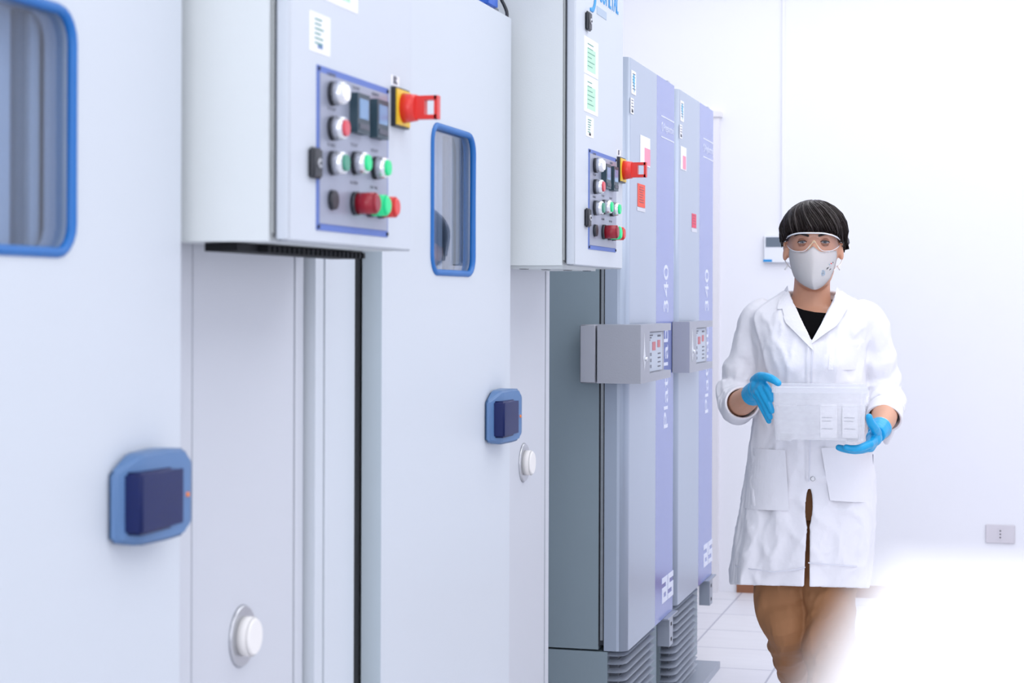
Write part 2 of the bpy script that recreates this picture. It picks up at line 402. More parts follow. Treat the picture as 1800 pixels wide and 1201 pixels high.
# ------------------------------------------------------------------ control cabinets
CB = .96
def button(bm, y, z, cap, big=False, prot=.012, black=False):
    x = -CB+.003
    if black:
        cyl(bm, (x, y, z), (1, 0, 0), .015, .014, .007, 24, 1); return
    cyl(bm, (x, y, z), (1, 0, 0), .018, .018, .007, 28, 1)
    if not big:
        cyl(bm, (x+.007, y, z), (1, 0, 0), .0185, .0155, .014, 28, 0)
        cyl(bm, (x+.021, y, z), (1, 0, 0), .0125, .0115, .004, 28, 2)
    else:
        cyl(bm, (x+.007, y, z), (1, 0, 0), .0165, .0165, prot, 28, 2)
        cyl(bm, (x+.007+prot, y, z), (1, 0, 0), .0165, .012, .004, 28, 2)
def cabinet(y0, oy, oz, label, first):
    t = thing('control_cabinet', (-1.06, y0+.27, 1.451), label, 'control cabinet', 'control cabinets on the climate chambers')
    bm = B((-1.156, -.990, y0, y0+.545, 1.451, 2.26), (-.992, -.982, y0+.012, y0+.533, 1.463, 2.25))
    bd = obj('body', bm, m_box, t)
    obj('groove_shade', B((-.985, -.981, y0+.006, y0+.539, 1.457, 2.255)), m_black, t)  # black sheet imitates the shade in the groove behind the door
    dr = obj('door', B((-.981, -CB, y0, y0+.545, 1.451, 2.26)), m_boxdoor, t, bevel=.003)
    for ly, lz in (((.118, 1.565),) if first else ((.118, 1.565), (.118, 2.028))):
        ly = y0+(.088 if first else .115)
        bm = B((-CB, -CB+.010, ly-.018, ly+.018, lz-.022, lz+.022, 0)); 
        l = obj('latch', bm, m_black, dr, bevel=.003)
        bm = bmesh.new(); cyl(bm, (-CB+.009, ly+.003, lz), (1, 0, 0), .007, .007, .003, 16, 0); cyl(bm, (-CB+.012, ly+.003, lz), (1, 0, 0), .0025, .0025, .001, 10, 1)
        obj('latch_lock', bm, [m_steel, m_inkb], dr)
    X = -CB
    a = y0+oy
    # plate
    py0, py1, pz0, pz1 = a+.103, a+.418, 1.470+oz, 1.708+oz
    bm = B((X, X+.0015, py0, py1, pz0, pz1, 1), (X+.0015, X+.0028, py0+(.007 if not first else .008), py1-.007 if first else py1-.002, pz0+.010, pz1-.010, 0))
    for sy in (py0+.005, py1-.005):
        for sz in (pz0+.005, pz1-.005): cyl(bm, (X+.0015, sy, sz), (1, 0, 0), .003, .003, .002, 10, 2)
    p = obj('control_panel', bm, [m_panel, m_pblue, m_inkb], dr)
    def bt(dy, z, cap, **k):
        b = bmesh.new(); button(b, a+dy, z+oz, cap, **k); obj('push_button', b, [m_chrome, m_black, cap], p, smooth=False)
    bt(.158, 1.672, m_lampw); bt(.158, 1.621, m_redlens); bt(.158, 1.570, m_dgreen)
    bt(.255, 1.577, m_green); bt(.348, 1.576, m_green)
    bt(.158, 1.516, m_black, black=True)
    bt(.255, 1.516, m_dred, big=True, prot=.028)
    bt(.322, 1.516, m_green, big=True, prot=.022); bt(.372, 1.516, m_red, big=True, prot=.020)
    for dy in (.262, .352):
        c = a+dy; z = 1.652+oz
        bm = B((X+.002, X+.016, c-.028, c+.026, z-.030, z+.030, 0), (X+.016, X+.0165, c-.020, c+.020, z-.008, z+.022, 1))
        for k in range(4): bx(bm, X+.016, X+.018, c-.019+k*.0105, c-.012+k*.0105, z-.024, z-.016, 2)
        obj('temperature_controller', bm, [m_teal, m_screen, m_ink], p)
    for k, (dy, z) in enumerate(((.158, 1.697), (.158, 1.647), (.158, 1.594), (.255, 1.602), (.348, 1.601), (.262, 1.689), (.352, 1.689), (.255, 1.545), (.345, 1.543))):
        text('button_caption', ('LINE', 'STOP', 'START', 'TEST', 'LIGHT', 'TEMP', 'HUMIDITY', 'ALARM', 'OFF ON')[k], .007, m_ink, p, (X+.0028, a+dy-.018, z+oz), (0, 1, 0), (0, 0, 1), width=.034, ext=.0003)
    # rotary main switch
    s = a+.470
    sw = obj('main_switch_plate', B((X, X+.008, s-.036, s+.036, 1.650+oz, 1.714+oz, 1), (X+.008, X+.0105, s-.033, s+.033, 1.653+oz, 1.711+oz, 0)), [m_yellow, m_black], dr)
    bm = bmesh.new(); cyl(bm, (X+.0105, s, 1.682+oz), (1, 0, 0), .0245, .0215, .022, 32)
    z = 1.682+oz
    zz = .019
    for b_ in ((X+.03, X+.048, s-.008, s+.008, z-zz, z+zz), (X+.048, X+.068, s-.008, s+.008, z-zz, z-.012), (X+.048, X+.068, s-.008, s+.008, z+.012, z+zz), (X+.064, X+.070, s-.008, s+.008, z-zz, z+zz)):
        bx(bm, *b_)
    obj('main_switch_knob', bm, m_red, sw)
    # stickers
    def sticker(dy0, dy1, z0, z1, inner=None, lines=True):
        st = obj('label_sticker', B((X, X+.0008, y0+dy0, y0+dy1, z0, z1)), m_paper, dr)
        if inner: obj('printed_block', B((X+.0008, X+.0012, y0+dy0+(dy1-dy0)*inner[0], y0+dy0+(dy1-dy0)*inner[1], z0+(z1-z0)*inner[2], z0+(z1-z0)*inner[3])), inner[4], st)
        if lines:
            w_ = dy1-dy0; h_ = z1-z0; bm = bmesh.new()
            for k in range(6):
                zk = z1-h_*(.18+.12*k); bx(bm, X+.0010, X+.0014, y0+dy0+w_*.22, y0+dy0+w_*(.5+.25*random.random()), zk, zk+.0022)
            obj('printed_lines', bm, m_ink if not inner else m_dgreen, st)
        return st
    if first:
        sticker(.075, .156, 1.725, 1.782, (.38, .62, .12, .26, m_shell))
        sticker(.118, .275, 1.806, 1.90, (.25, .78, .12, .70, m_pgreen))
    else:
        sticker(.090, .240, 1.905, 1.992, (.2, .8, .1, .72, m_pgreen))
        sticker(.090, .240, 1.815, 1.902, (.2, .8, .1, .72, m_pgreen))
        sticker(.112, .192, 1.758, 1.806, (.38, .62, .08, .2, m_inkb))
    wr = sticker(a-y0+.435, a-y0+.475, 1.716+oz, 1.733+oz, None, True)
    lg = text('maker_logo', 'DYCOMETAL', .082, m_logo, dr, (X, y0+.185, 2.098), (0, 1, 0), (0, 0, 1), width=.29, ext=.0012, shear=.1)
    bm = bmesh.new(); tube(bm, [(X+.001, y0+.150, 2.062, .004), (X+.001, y0+.185, 2.067, .007), (X+.001, y0+.205, 2.09, .009), (X+.001, y0+.215, 2.13, .009), (X+.001, y0+.24, 2.17, .008)], 8, 4, flat=.2, up=(1, 0, 0))
    obj('logo_swash', bm, m_logo, dr)
    pl = obj('maker_plate', B((X, X+.001, y0+.225, y0+.335, 2.063, 2.082)), m_emblem, dr)
    return t
k1 = cabinet(2.39, 0, 0, 'pale control cabinet nearest the camera, large blurred buttons and red knob', True)
k2 = cabinet(4.138, .036, .022, 'farther pale control cabinet with blue maker lettering and green labels', False)
bm = B((-1.10, -1.05, 2.42, 2.93, 1.438, 1.450))
for i in range(22):
    bx(bm, -1.05, -1.036, 2.50+i*.0195, 2.509+i*.0195, 1.4385, 1.448)
ct = obj('cable_trunking', bm, m_ventd, k1)
bm = B((-1.12, -.995, 4.16, 4.52, 1.4435, 1.451, 0))
for i, yy in enumerate((4.17, 4.26, 4.36, 4.44)): bx(bm, -1.10+.03*i, -1.085+.03*i, yy, yy+.03, 1.4425, 1.4436, 1)
obj('gland_plate', bm, [m_box, m_inkb], k2)

# ------------------------------------------------------------------ freezers
FX = 1.08
def freezer(y0, label, first):
    t = thing('upright_freezer', (-1.5, y0+.4, 0), label, 'freezer', 'tall grey freezers')
    obj('body', B((-1.95, -1.166, y0, y0+.79, .337, 2.08)), m_fz, t)
    obj('base', B((-1.94, -1.138, y0, y0+.79, .025, .331), (-1.9, -1.145, y0+.48, y0+.79, .03, .33)), m_fz, t)
    obj('base_plate', B((-1.95, -1.03, y0+.0, y0+.66, 0, .026)), m_lou, t)
    obj('door_gasket', B((-1.166, -1.150, y0+.004, y0+.786, .35, 2.07, 0)), m_black, t)
    obj('steel_trim', B((-1.160, -1.152, y0-.0015, y0+.004, .365, 2.07, 0)), m_steel, t)
    # door with rounded vertical near edge
    def slab(ya, yb, rn, rf, z0, z1, xb=-1.149):
        bm = bmesh.new(); pts = [(xb, ya)]
        for i in range(7):
            q = radians(90*i/6); pts.append((-FX-rn+rn*sin(q), ya+rn-rn*cos(q))) if rn else None
        if not rn: pts.append((-FX, ya))
        if rf:
            for i in range(7):
                q = radians(90*i/6); pts.append((-FX-rf+rf*cos(q), yb-rf+rf*sin(q)))
        else: pts.append((-FX, yb))
        pts.append((xb, yb))
        a = [bm.verts.new((x, y, z0)) for x, y in pts]; b = [bm.verts.new((x, y, z1)) for x, y in pts]; n = len(pts)
        for i in range(n):
            f = bm.faces.new((a[i], a[(i+1) % n], b[(i+1) % n], b[i]))
        bm.faces.new(a[::-1]); bm.faces.new(b)
        bmesh.ops.recalc_face_normals(bm, faces=bm.faces)
        for f in bm.faces: f.smooth = abs(f.normal.z) < .5 and not (abs(f.normal.y) > .99 or abs(f.normal.x) > .99)
        return bm
    d = obj('door', slab(y0, y0+.452, .032, 0, .334, 2.09), m_fzdoor, t)
    st = obj('coloured_stripe', slab(y0+.4525, y0+.79, 0, .02, .334, 2.09), m_stripe, d)
    X = -FX+.0003
    y = y0+.53
    txt = ('PLATILAB', '340')
    text('model_lettering', 'Platilab', .105, m_white, st, (X, y0+.665, .945), (0, 0, 1), (0, -1, 0), width=.33)
    text('model_number', '340', .115, m_white, st, (X, y0+.665, 1.325), (0, 0, 1), (0, -1, 0), width=.155)
    text('small_lettering', 'Angelantoni', .034, m_white, st, (X, y0+.575, 1.925), (0, 1, 0), (0, 0, 1), width=.185)
    bm = B((X-.0005, X+.0006, y0+.53, y0+.765, 1.965, 1.969), (X-.0005, X+.0006, y0+.53, y0+.765, 1.898, 1.902))
    tube(bm, [(X, y0+.545, 1.925, .003), (X, y0+.54, 1.94, .003), (X, y0+.555, 1.945, .003), (X, y0+.558, 1.925, .003), (X, y0+.548, 1.918, .003)], 6, 4, flat=.2, up=(1, 0, 0))
    obj('logo_lines', bm, m_white, st)
    # "as" emblem from slanted bars
    bm = bmesh.new()
    def bar(a0, a1, z0, z1, sl=.0):
        v = [bm.verts.new((xx, yy, zz+sl*(yy-(y0+.55)))) for xx in (X-.0004, X+.0009) for yy, zz in ((a0, z0), (a1, z0), (a1, z1), (a0, z1))]
        for f in ((0, 3, 2, 1), (4, 5, 6, 7), (0, 1, 5, 4), (1, 2, 6, 5), (2, 3, 7, 6), (3, 0, 4, 7)): bm.faces.new([v[i] for i in f])
    b0 = y0+.572; zb_ = .385; h = .0165
    for (u0, u1, v0, v1) in ((0, .098, 3.9, 5), (.070, .098, 3.02, 3.88), (0, .098, 1.95, 3.0), (0, .028, 1.02, 1.93), (0, .098, 0, 1.0), (.070, .098, 1.02, 1.93),
                             (.108, .206, 3.9, 5), (.108, .136, 3.02, 3.88), (.108, .206, 1.95, 3.0), (.178, .206, 1.02, 1.93), (.108, .206, 0, 1.0)):
        bar(b0+u0, b0+u1, zb_+h*v0, zb_+h*v1)
    obj('emblem', bm, m_white, st)
    # papers
    def paper(dy0, dy1, z0, z1, m, blk=None, lines=0, inkm=m_ink):
        s = obj('paper_label', B((X, X+.0012, y0+dy0, y0+dy1, z0, z1)), m, d)
        w_ = dy1-dy0; h_ = z1-z0
        if blk: obj('printed_block', B((X+.0012, X+.0018, y0+dy0+w_*blk[0], y0+dy0+w_*blk[1], z0+h_*blk[2], z0+h_*blk[3])), blk[4], s)
        if lines:
            bm = bmesh.new()
            for k in range(lines):
                zk = z1-h_*(.12+.76*k/lines); bx(bm, X+.0016, X+.0022, y0+dy0+w_*.2, y0+dy0+w_*(.6+.25*random.random()), zk-.002, zk)
            obj('printed_lines', bm, inkm, s)
        return s
    s = paper(-.0+.035, .105, 1.985, 2.055, m_paper, None, 6)
    bm = bmesh.new(); ellipsoid(bm, (X+.0015, y0+.07, 2.03), (.0008, .016, .017)); tube(bm, [(X+.0015, y0+.073, 2.02, .01), (X+.0015, y0+.078, 2.0, .005), (X+.0015, y0+.074, 1.992, .002)], 8, 3, flat=.1, up=(1, 0, 0))
    obj('map_print', bm, m_cyan, s)
    paper(.025, .072, 1.925, 1.972, m_paper, (.3, .75, .1, .25, m_inkb), 4)
    paper(.177, .335, 1.785, 1.875, m_paper, (.42, 1.0, .05, .62, m_ppink), 0) if first else paper(.045, .16, 1.82, 1.90, m_paper, (.35, .9, .05, .62, m_ppink), 0)
    if first:
        s = paper(.140, .255, 1.655, 1.725, m_pred, None, 7, m_dred); paper(.13, .26, 1.642, 1.653, m_plast)
    else:
        s = paper(.285, .375, 1.63, 1.68, m_pred2, None, 4, m_dred); paper(.275, .39, 1.615, 1.628, m_plast)
    # console
    con = obj('console', B((-1.148 if first else -1.078, -1.02, y0-.11, y0+.03, 1.13, 1.30), (-1.06, -1.02, y0+.03, y0+.385, 1.13, 1.154), (-1.06, -1.02, y0+.03, y0+.385, 1.278, 1.30),
                           (-1.078, -1.035, y0+.03, y0+.345, 1.154, 1.278)), m_con, t)
    if first: obj('console_side_mount', B((-1.200, -1.154, y0-.11, y0+.02, 1.13, 1.30)), m_con, t, bevel=.003)
    dp = obj('display_panel', B((-1.035, -1.032, y0+.045, y0+.300, 1.158, 1.274)), m_condisp, con)
    for b_ in ((-1.032, -1.0310, y0+.135, y0+.185, 1.220, 1.246), (-1.032, -1.0310, y0+.220, y0+.262, 1.228, 1.250)): obj('red_readout', B(b_), m_led, dp)
    def pr(nm, *q): obj(nm, B((-1.032, -1.0312)+q), m_ink, dp)
    for r in range(3):
        for c_ in range(3): pr('key', y0+.060+c_*.024, y0+.070+c_*.024, 1.168+r*.018, 1.178+r*.018)
    for c_ in range(4): pr('key', y0+.225, y0+.27, 1.168+c_*.013, 1.172+c_*.013)
    for c_ in range(3): pr('legend_bar', y0+.065, y0+.10+.02*c_, 1.250+c_*.007, 1.254+c_*.007)
    pr('legend_bar', y0+.22, y0+.27, 1.260, 1.266)
    bm = bmesh.new(); tube(bm, [(-1.0195, y0-.055, 1.165, .001), (-1.0195, y0-.055, 1.20, .011), (-1.0195, y0-.055, 1.23, .006), (-1.0195, y0-.055, 1.275, .001)], 12, 5, flat=.3, up=(1, 0, 0)); cyl(bm, (-1.018, y0-.055, 1.20), (1, 0, 0), .007, .006, .008, 14)
    obj('door_lock', bm, m_chrome, con, smooth=False)
    # louvre
    bm = bmesh.new()
    rc = .035
    path = [(-1.138, y0+.004)]
    for i in range(7):
        q = radians(90*i/6); path.append((-1.088-rc+rc*sin(q), y0+.004+rc-rc*cos(q)))
    path.append((-1.088, y0+.475))
    bxk = 0
    for k in range(13):
        z = .318-k*.0247
        if z < .02: break
        rows = []
        for (dx, dz) in ((.0, .0), (.004, .0025), (-.022, .012), (-.024, .009)):
            row = []
            for i, (px_, py_) in enumerate(path):
                # outward offset
                if i == 0: nx, ny = 0, -1
                elif i == len(path)-1: nx, ny = 1, 0
                else:
                    q = radians(90*(i-1)/6); nx, ny = sin(q), -cos(q)
                row.append(bm.verts.new((px_+nx*dx, py_+ny*dx, z+dz)))
            rows.append(row)
        for r in range(4):
            A, Bq = rows[r], rows[(r+1) % 4]
            for i in range(len(path)-1):
                f = bm.faces.new((A[i], A[i+1], Bq[i+1], Bq[i]))
        bm.faces.new([r[0] for r in rows]); bm.faces.new([r[-1] for r in rows][::-1])
    bmesh.ops.recalc_face_normals(bm, faces=bm.faces)
    obj('louvre_grille', bm, m_lou, t)
    obj('louvre_backing', B((-1.14, -1.112, y0+.028, y0+.474, .026, .33)), m_loub, t)
    bm = B((-1.106, -1.066, y0+.635, y0+.70, .236, .331, 0), (-1.11, -1.064, y0+.60, y0+.78, .328, .333, 0), (-1.0665, -1.0655, y0+.66, y0+.68, .25, .262, 1), (-1.0665, -1.0655, y0+.66, y0+.68, .30, .312, 1))
    obj('hinge_bracket', bm, [m_lou, m_inkb], t)
    obj('hinge_cap', B((-1.12, -1.09, y0+.70, y0+.74, 2.09, 2.10)), m_lou, t)
    return t
f1 = freezer(5.35, 'tall grey freezer with blue stripe and white model lettering, nearer of two', True)
f2 = freezer(6.20, 'tall grey freezer with blue stripe, farther one beside the back wall', False)

# ------------------------------------------------------------------ white bench cabinet right beside the camera
bt_ = thing('bench_cabinet', (.6, -.1, 0), 'white bench top with rounded corner, blurred in the lower right foreground', 'bench')
obj('worktop', B((-.0235, 1.30, -.75, .325, 1.295, 1.325)), m_bench, bt_, bevel=.004)
obj('body', B((.0, 1.28, -.72, .30, 0, 1.295)), m_bench, bt_)
#PERSON
# ------------------------------------------------------------------ person carrying the box
PA = radians(9.18)
def PP(px, py, y):
    """a point of the figure, from its direction and its depth along the figure's own axis"""
    s = (px-900)/3250
    x = (s*(5.16+y*cos(PA))-.8335-y*sin(PA))/(cos(PA)+s*sin(PA))
    dc = 5.16+y*cos(PA)-x*sin(PA)
    return Vector((x, y, 1.37-(py-528)*dc/3250))
def PR(px, py, y, r): v = PP(px, py, y); return (v.x, v.y, v.z, r)
person = thing('person', (0, 0, 0), 'person with short dark hair, goggles and mask in white coat, holding a plastic box', 'person')

# ---- head and body as one surface
HX = .007
def interp(tab, z):
    if z >= tab[0][0]: return tab[0][1:]
    for a, b in zip(tab, tab[1:]):
        if a[0] >= z >= b[0]:
            t = (a[0]-z)/(a[0]-b[0]); t = t*t*(3-2*t) if False else t
            return tuple(p+(q-p)*t for p, q in zip(a[1:], b[1:]))
    return tab[-1][1:]
HT = [(1.640, .004, -.005, .012), (1.636, .030, -.034, .042), (1.625, .048, -.058, .066), (1.605, .0615, -.078, .086), (1.585, .067, -.088, .095), (1.565, .0695, -.092, .100),
      (1.545, .070, -.093, .101), (1.53, .0695, -.091, .100), (1.51, .068, -.091, .096), (1.49, .065, -.091, .088), (1.47, .061, -.090, .075), (1.45, .056, -.089, .06),
      (1.43, .049, -.088, .045), (1.415, .040, -.085, .03), (1.405, .028, -.078, .015), (1.40, .012, -.065, .0)]
bm = bmesh.new(); rings = []
nz_, na = 70, 72
for i in range(nz_+1):
    z = 1.640+(1.40-1.640)*(i/nz_)
    a, yf, yb = interp(HT, z); ring = []
    for j in range(na):
        t = 2*pi*j/na; sn, cs = sin(t), cos(t); e = 2/2.25
        x = a*abs(sn)**e*(1 if sn >= 0 else -1); yy = (yf if cs >= 0 else -yb)*abs(cs)**e*1.0
        y = yf*abs(cs)**e if cs >= 0 else yb*abs(cs)**e
        if cs > 0:
            y -= .022*exp(-(x/.0095)**2)*max(0, min(1, (1.537-z)/.045))*(1 if z > 1.488 else max(0, 1-(1.488-z)/.012))  # nose
            for ex in (-.0307, .0307):
                y += .0065*exp(-((x-ex)/.017)**2-((z-1.532)/.011)**2)
                y -= .004*exp(-((x-ex)/.022)**2-((z-1.552)/.007)**2)
            y -= .004*exp(-(x/.022)**2-((z-1.455)/.012)**2)
        ring.append(bm.verts.new((HX+x, y, z)))
    rings.append(ring)
for A, Bq in zip(rings, rings[1:]):
    for j in range(na): bm.faces.new((A[j], A[(j+1) % na], Bq[(j+1) % na], Bq[j]))
bm.faces.new(rings[0][::-1]); bm.faces.new(rings[-1])
tube(bm, [(HX, .025, 1.49, .052), (.004, .022, 1.43, .050), (.002, .02, 1.385, .053), (0, .02, 1.355, .064), (0, .02, 1.33, .085)], 28, 4)
# torso
def sring(bm, cx, z, a, yf, yb, n=48, e=2/2.4):
    return [bm.verts.new((cx+a*abs(sin(t))**e*(1 if sin(t) >= 0 else -1), (yf if cos(t) >= 0 else yb)*abs(cos(t))**e, z)) for t in (2*pi*j/n for j in range(n))]
def loftb(rows, n=48):
    R = [sring(bm, *r, n=n) for r in rows]
    for A, Bq in zip(R, R[1:]):
        for j in range(n): bm.faces.new((A[j], A[(j+1) % n], Bq[(j+1) % n], Bq[j]))
    bm.faces.new(R[0][::-1]); bm.faces.new(R[-1])
loftb([(0, 1.352, .06, -.045, .07), (0, 1.34, .10, -.06, .08), (0, 1.325, .14, -.075, .09), (0, 1.30, .158, -.085, .095), (0, 1.26, .150, -.098, .10), (0, 1.20, .135, -.11, .10), (0, 1.12, .12, -.10, .09),
       (0, 1.03, .115, -.095, .085), (0, .95, .135, -.10, .10), (0, .88, .145, -.10, .11), (0, .84, .12, -.08, .09)])
# ears
for sx, px, zz in ((-1, 1381, 1.513), (1, 1477, 1.515)):
    x = PP(px, 445, 0.0).x
    R = Matrix.Rotation(radians(14*-sx), 3, 'Y')
    ellipsoid(bm, (x-.003*sx, .004, zz), (.010, .020, .031), 20, 12, rot=R)
    pts = [(x+.004*sx, .022*cos(q)-.002, zz+.002+.027*sin(q), .0042) for q in [radians(v) for v in (-70, -30, 0, 40, 80, 120, 160)]]
    tube(bm, pts, 8, 3, round_end=True)
# legs
LHL = [PR(1388, 905, 0, .080), PR(1378, 985, -.01, .074), PR(1384, 1060, -.02, .060), PR(1390, 1110, -.02, .050), PR(1398, 1150, .10, .047), PR(1402, 1190, .26, .034), PR(1402, 1203, .33, .030)]
LHR = [PR(1462, 905, 0, .080), PR(1460, 985, -.03, .074), PR(1458, 1060, -.06, .060), PR(1458, 1130, -.08, .050), PR(1460, 1200, -.08, .048), PR(1462, 1290, -.06, .038), PR(1463, 1360, -.05, .032)]
tube(bm, LHL, 20, 4, round_end=True); tube(bm, LHR, 20, 4, round_end=True)
# arms (skin shows at the forearms)
AL = [PR(1340, 566, .01, .044), PR(1318, 632, .02, .038), PR(1296, 696, .02, .036), PR(1299, 708, -.05, .037), PR(1311, 702, -.12, .034), PR(1323, 693, -.18, .027), PR(1330, 688, -.215, .021)]
AR = [PR(1516, 568, .01, .044), PR(1539, 632, .02, .038), PR(1553, 696, .02, .036), PR(1555, 716, -.05, .037), PR(1555, 732, -.11, .034), PR(1550, 746, -.175, .026), PR(1545, 754, -.205, .021)]
tube(bm, AL, 20, 4, round_end=True); tube(bm, AR, 20, 4, round_end=True)
body = obj('body', bm, m_skin, person, smooth=True)
remesh(body, .0036, 3, .5)
# eyes, lids, brows
for sx in (-1, 1):
    ex = HX+sx*.0307; c = Vector((ex, -.0765, 1.532))
    bm = bmesh.new(); ellipsoid(bm, c, (.0122,)*3, 24, 16, 0)
    for r_, mi, k in ((.0058, 1, 0), (.0028, 2, .0004)):
        cyl(bm, c+Vector((0, -.0109-k, -.0002)), (0, -1, 0), r_, r_*.8, .0012, 20, mi)
    obj('eye', bm, [m_eye, m_iris, m_inkb], body)
    for up in (1, -1):
        bm = bmesh.new(); R_ = .0136; rows = []
        for i in range(6):
            row = []
            for j in range(15):
                az = radians(-62+124*j/14)
                op = radians((17 if up > 0 else 13)*(1-(abs(az)/radians(62))**2)-2*sx*az*up)
                el = op+(radians(50)-op)*i/5; el *= up
                row.append(bm.verts.new(c+Vector((sin(az)*cos(el), -cos(az)*cos(el), sin(el)))*(R_+.0006*(i == 0))))
            rows.append(row)
        for A, Bq in zip(rows, rows[1:]):
            for j in range(14): bm.faces.new((A[j], A[j+1], Bq[j+1], Bq[j]) if up < 0 else (A[j], Bq[j], Bq[j+1], A[j+1]))
        bmesh.ops.solidify(bm, geom=list(bm.faces), thickness=.0008)
        obj('eyelid', bm, m_skin, body, smooth=True)
        if up > 0:
            bm = bmesh.new(); pts = []
            for j in range(9):
                az = radians(-60+120*j/8); el = radians(16*(1-(abs(az)/radians(62))**2)-2*sx*az)
                v = c+Vector((sin(az)*cos(el), -cos(az)*cos(el), sin(el)))*(R_+.0012); pts.append((v.x, v.y, v.z, .0011))
            tube(bm, pts, 6, 2, flat=.9); obj('eyelash', bm, m_hair, body)
    bm = bmesh.new()
    tube(bm, [(ex-sx*.018, -.0965, 1.549, .0028), (ex-sx*.006, -.0965, 1.5525, .0030), (ex+sx*.008, -.0925, 1.555, .0026), (ex+sx*.022, -.083, 1.549, .0010)], 8, 4, flat=.5, up=(0, 1, 0))
    obj('eyebrow', bm, m_hair, body)

# ---- hair
bm = bmesh.new(); HC = Vector((.0065, .005, 1.560)); ha, hf, hb, hc = .0915, .112, .118, .092
def hair_end(ph):   # ph 0 front, + to screen right ; boundary height
    d = abs(ph); 
    if d < radians(48): z = 1.560-.010*(d/radians(48))**2
    elif d < radians(100): z = 1.550-.028*((d-radians(48))/radians(52))
    else: z = 1.522-.07*((d-radians(100))/radians(80))
    if ph > 0 and radians(35) < d < radians(110): z -= .006*sin((d-radians(35))/radians(75)*pi)
    return z
def hair_pt(ph, t, off=0.0):
    """t 0 at the crown .. 1 at the lower boundary"""
    ze = hair_end(ph); te = math.acos(max(-1, min(1, (ze-HC.z)/hc)))
    th = te*t; s, c_ = sin(th), cos(th)
    bot = max(0, th-pi/2)
    s = s if th < pi/2 else 1-.10*bot
    e = .9
    sx = abs(sin(ph))**e*(1 if sin(ph) >= 0 else -1); cy = abs(cos(ph))**e*(1 if cos(ph) >= 0 else -1)
    x = (ha+off)*s*sx*(1+.03*(ph > 0)); y = -(hf+off if cy > 0 else hb+off)*s*cy
    z = HC.z+(hc+off)*c_ if th <= pi/2 or te <= pi/2+.02 else HC.z+(ze-HC.z)*(th-pi/2)/(te-pi/2)
    n_ = .0025*sin(ph*9+3*t)*t+.0015*sin(ph*23+5*t)*t
    return Vector((HC.x+x*(1+n_*8), HC.y+y*(1+n_*8), z-.004*(1-t)*0))
nr, nc = 22, 90; R = []
for i in range(nr+1):
    t = max(.02, i/nr); R.append([bm.verts.new(hair_pt(-pi+2*pi*j/nc, t, -.004)) for j in range(nc)])
for A, Bq in zip(R, R[1:]):
    for j in range(nc): bm.faces.new((A[j], A[(j+1) % nc], Bq[(j+1) % nc], Bq[j]))
inner = [bm.verts.new(v.co+Vector(((HC.x-v.co.x)*.17, (HC.y-v.co.y)*.17, .004))) for v in R[-1]]
for j in range(nc): bm.faces.new((R[-1][j], R[-1][(j+1) % nc], inner[(j+1) % nc], inner[j]))
bm.faces.new(R[0][::-1])
for f in bm.faces: f.smooth = True
rnd = random.Random(3)
for k in range(620):
    pe = rnd.uniform(-pi, pi); swirl = rnd.uniform(.55, .85) if abs(pe) < 2.0 else rnd.uniform(-.2, .3)
    t0 = rnd.uniform(.03, .45); t1 = rnd.uniform(.93, 1.03); w_ = rnd.uniform(.0016, .0048); of = rnd.uniform(-.0035, .0012)
    pts = []
    for i in range(8):
        q = i/7; t = t0+(t1-t0)*q; ph = pe-swirl*max(0, 1-t)**1.2*1.2
        v = hair_pt(max(-3.14, min(3.14, ph)), min(t, 1.05), of); pts.append((v.x, v.y, v.z-.002*max(0, t-1)*20*0, w_*(.35+.65*sin(pi*min(1, q*.85+.12)))))
    tube(bm, pts, 5, 1, mi=1 if rnd.random() < .22 else 0, flat=.6)
# flick behind the ear on the right, side tufts
for k in range(26):
    q = k/25; a = PP(1482+4*q, 400+12*q, .02+.03*q); b = PP(1488+3*q, 425, .03+.03*q); c = PP(1492-10*q, 436+2*q, .03+.03*q)
    tube(bm, [(a.x, a.y, a.z, .004), (b.x, b.y, b.z, .004), (c.x, c.y, c.z, .001)], 5, 3, flat=.6)
for k in range(14):
    q = k/13; a = PP(1477-3*q, 425, .04+.03*q); b = PP(1480, 443, .05+.03*q); tube(bm, [(a.x, a.y, a.z, .005), (b.x-.004, b.y, b.z, .0015)], 5, 1)
    a = PP(1381+3*q, 425, .04+.03*q); b = PP(1385, 445, .05+.03*q); tube(bm, [(a.x, a.y, a.z, .005), (b.x+.006, b.y, b.z, .0015)], 5, 1)
hair = obj('hair', bm, [m_hair, m_hair2], person, smooth=True)

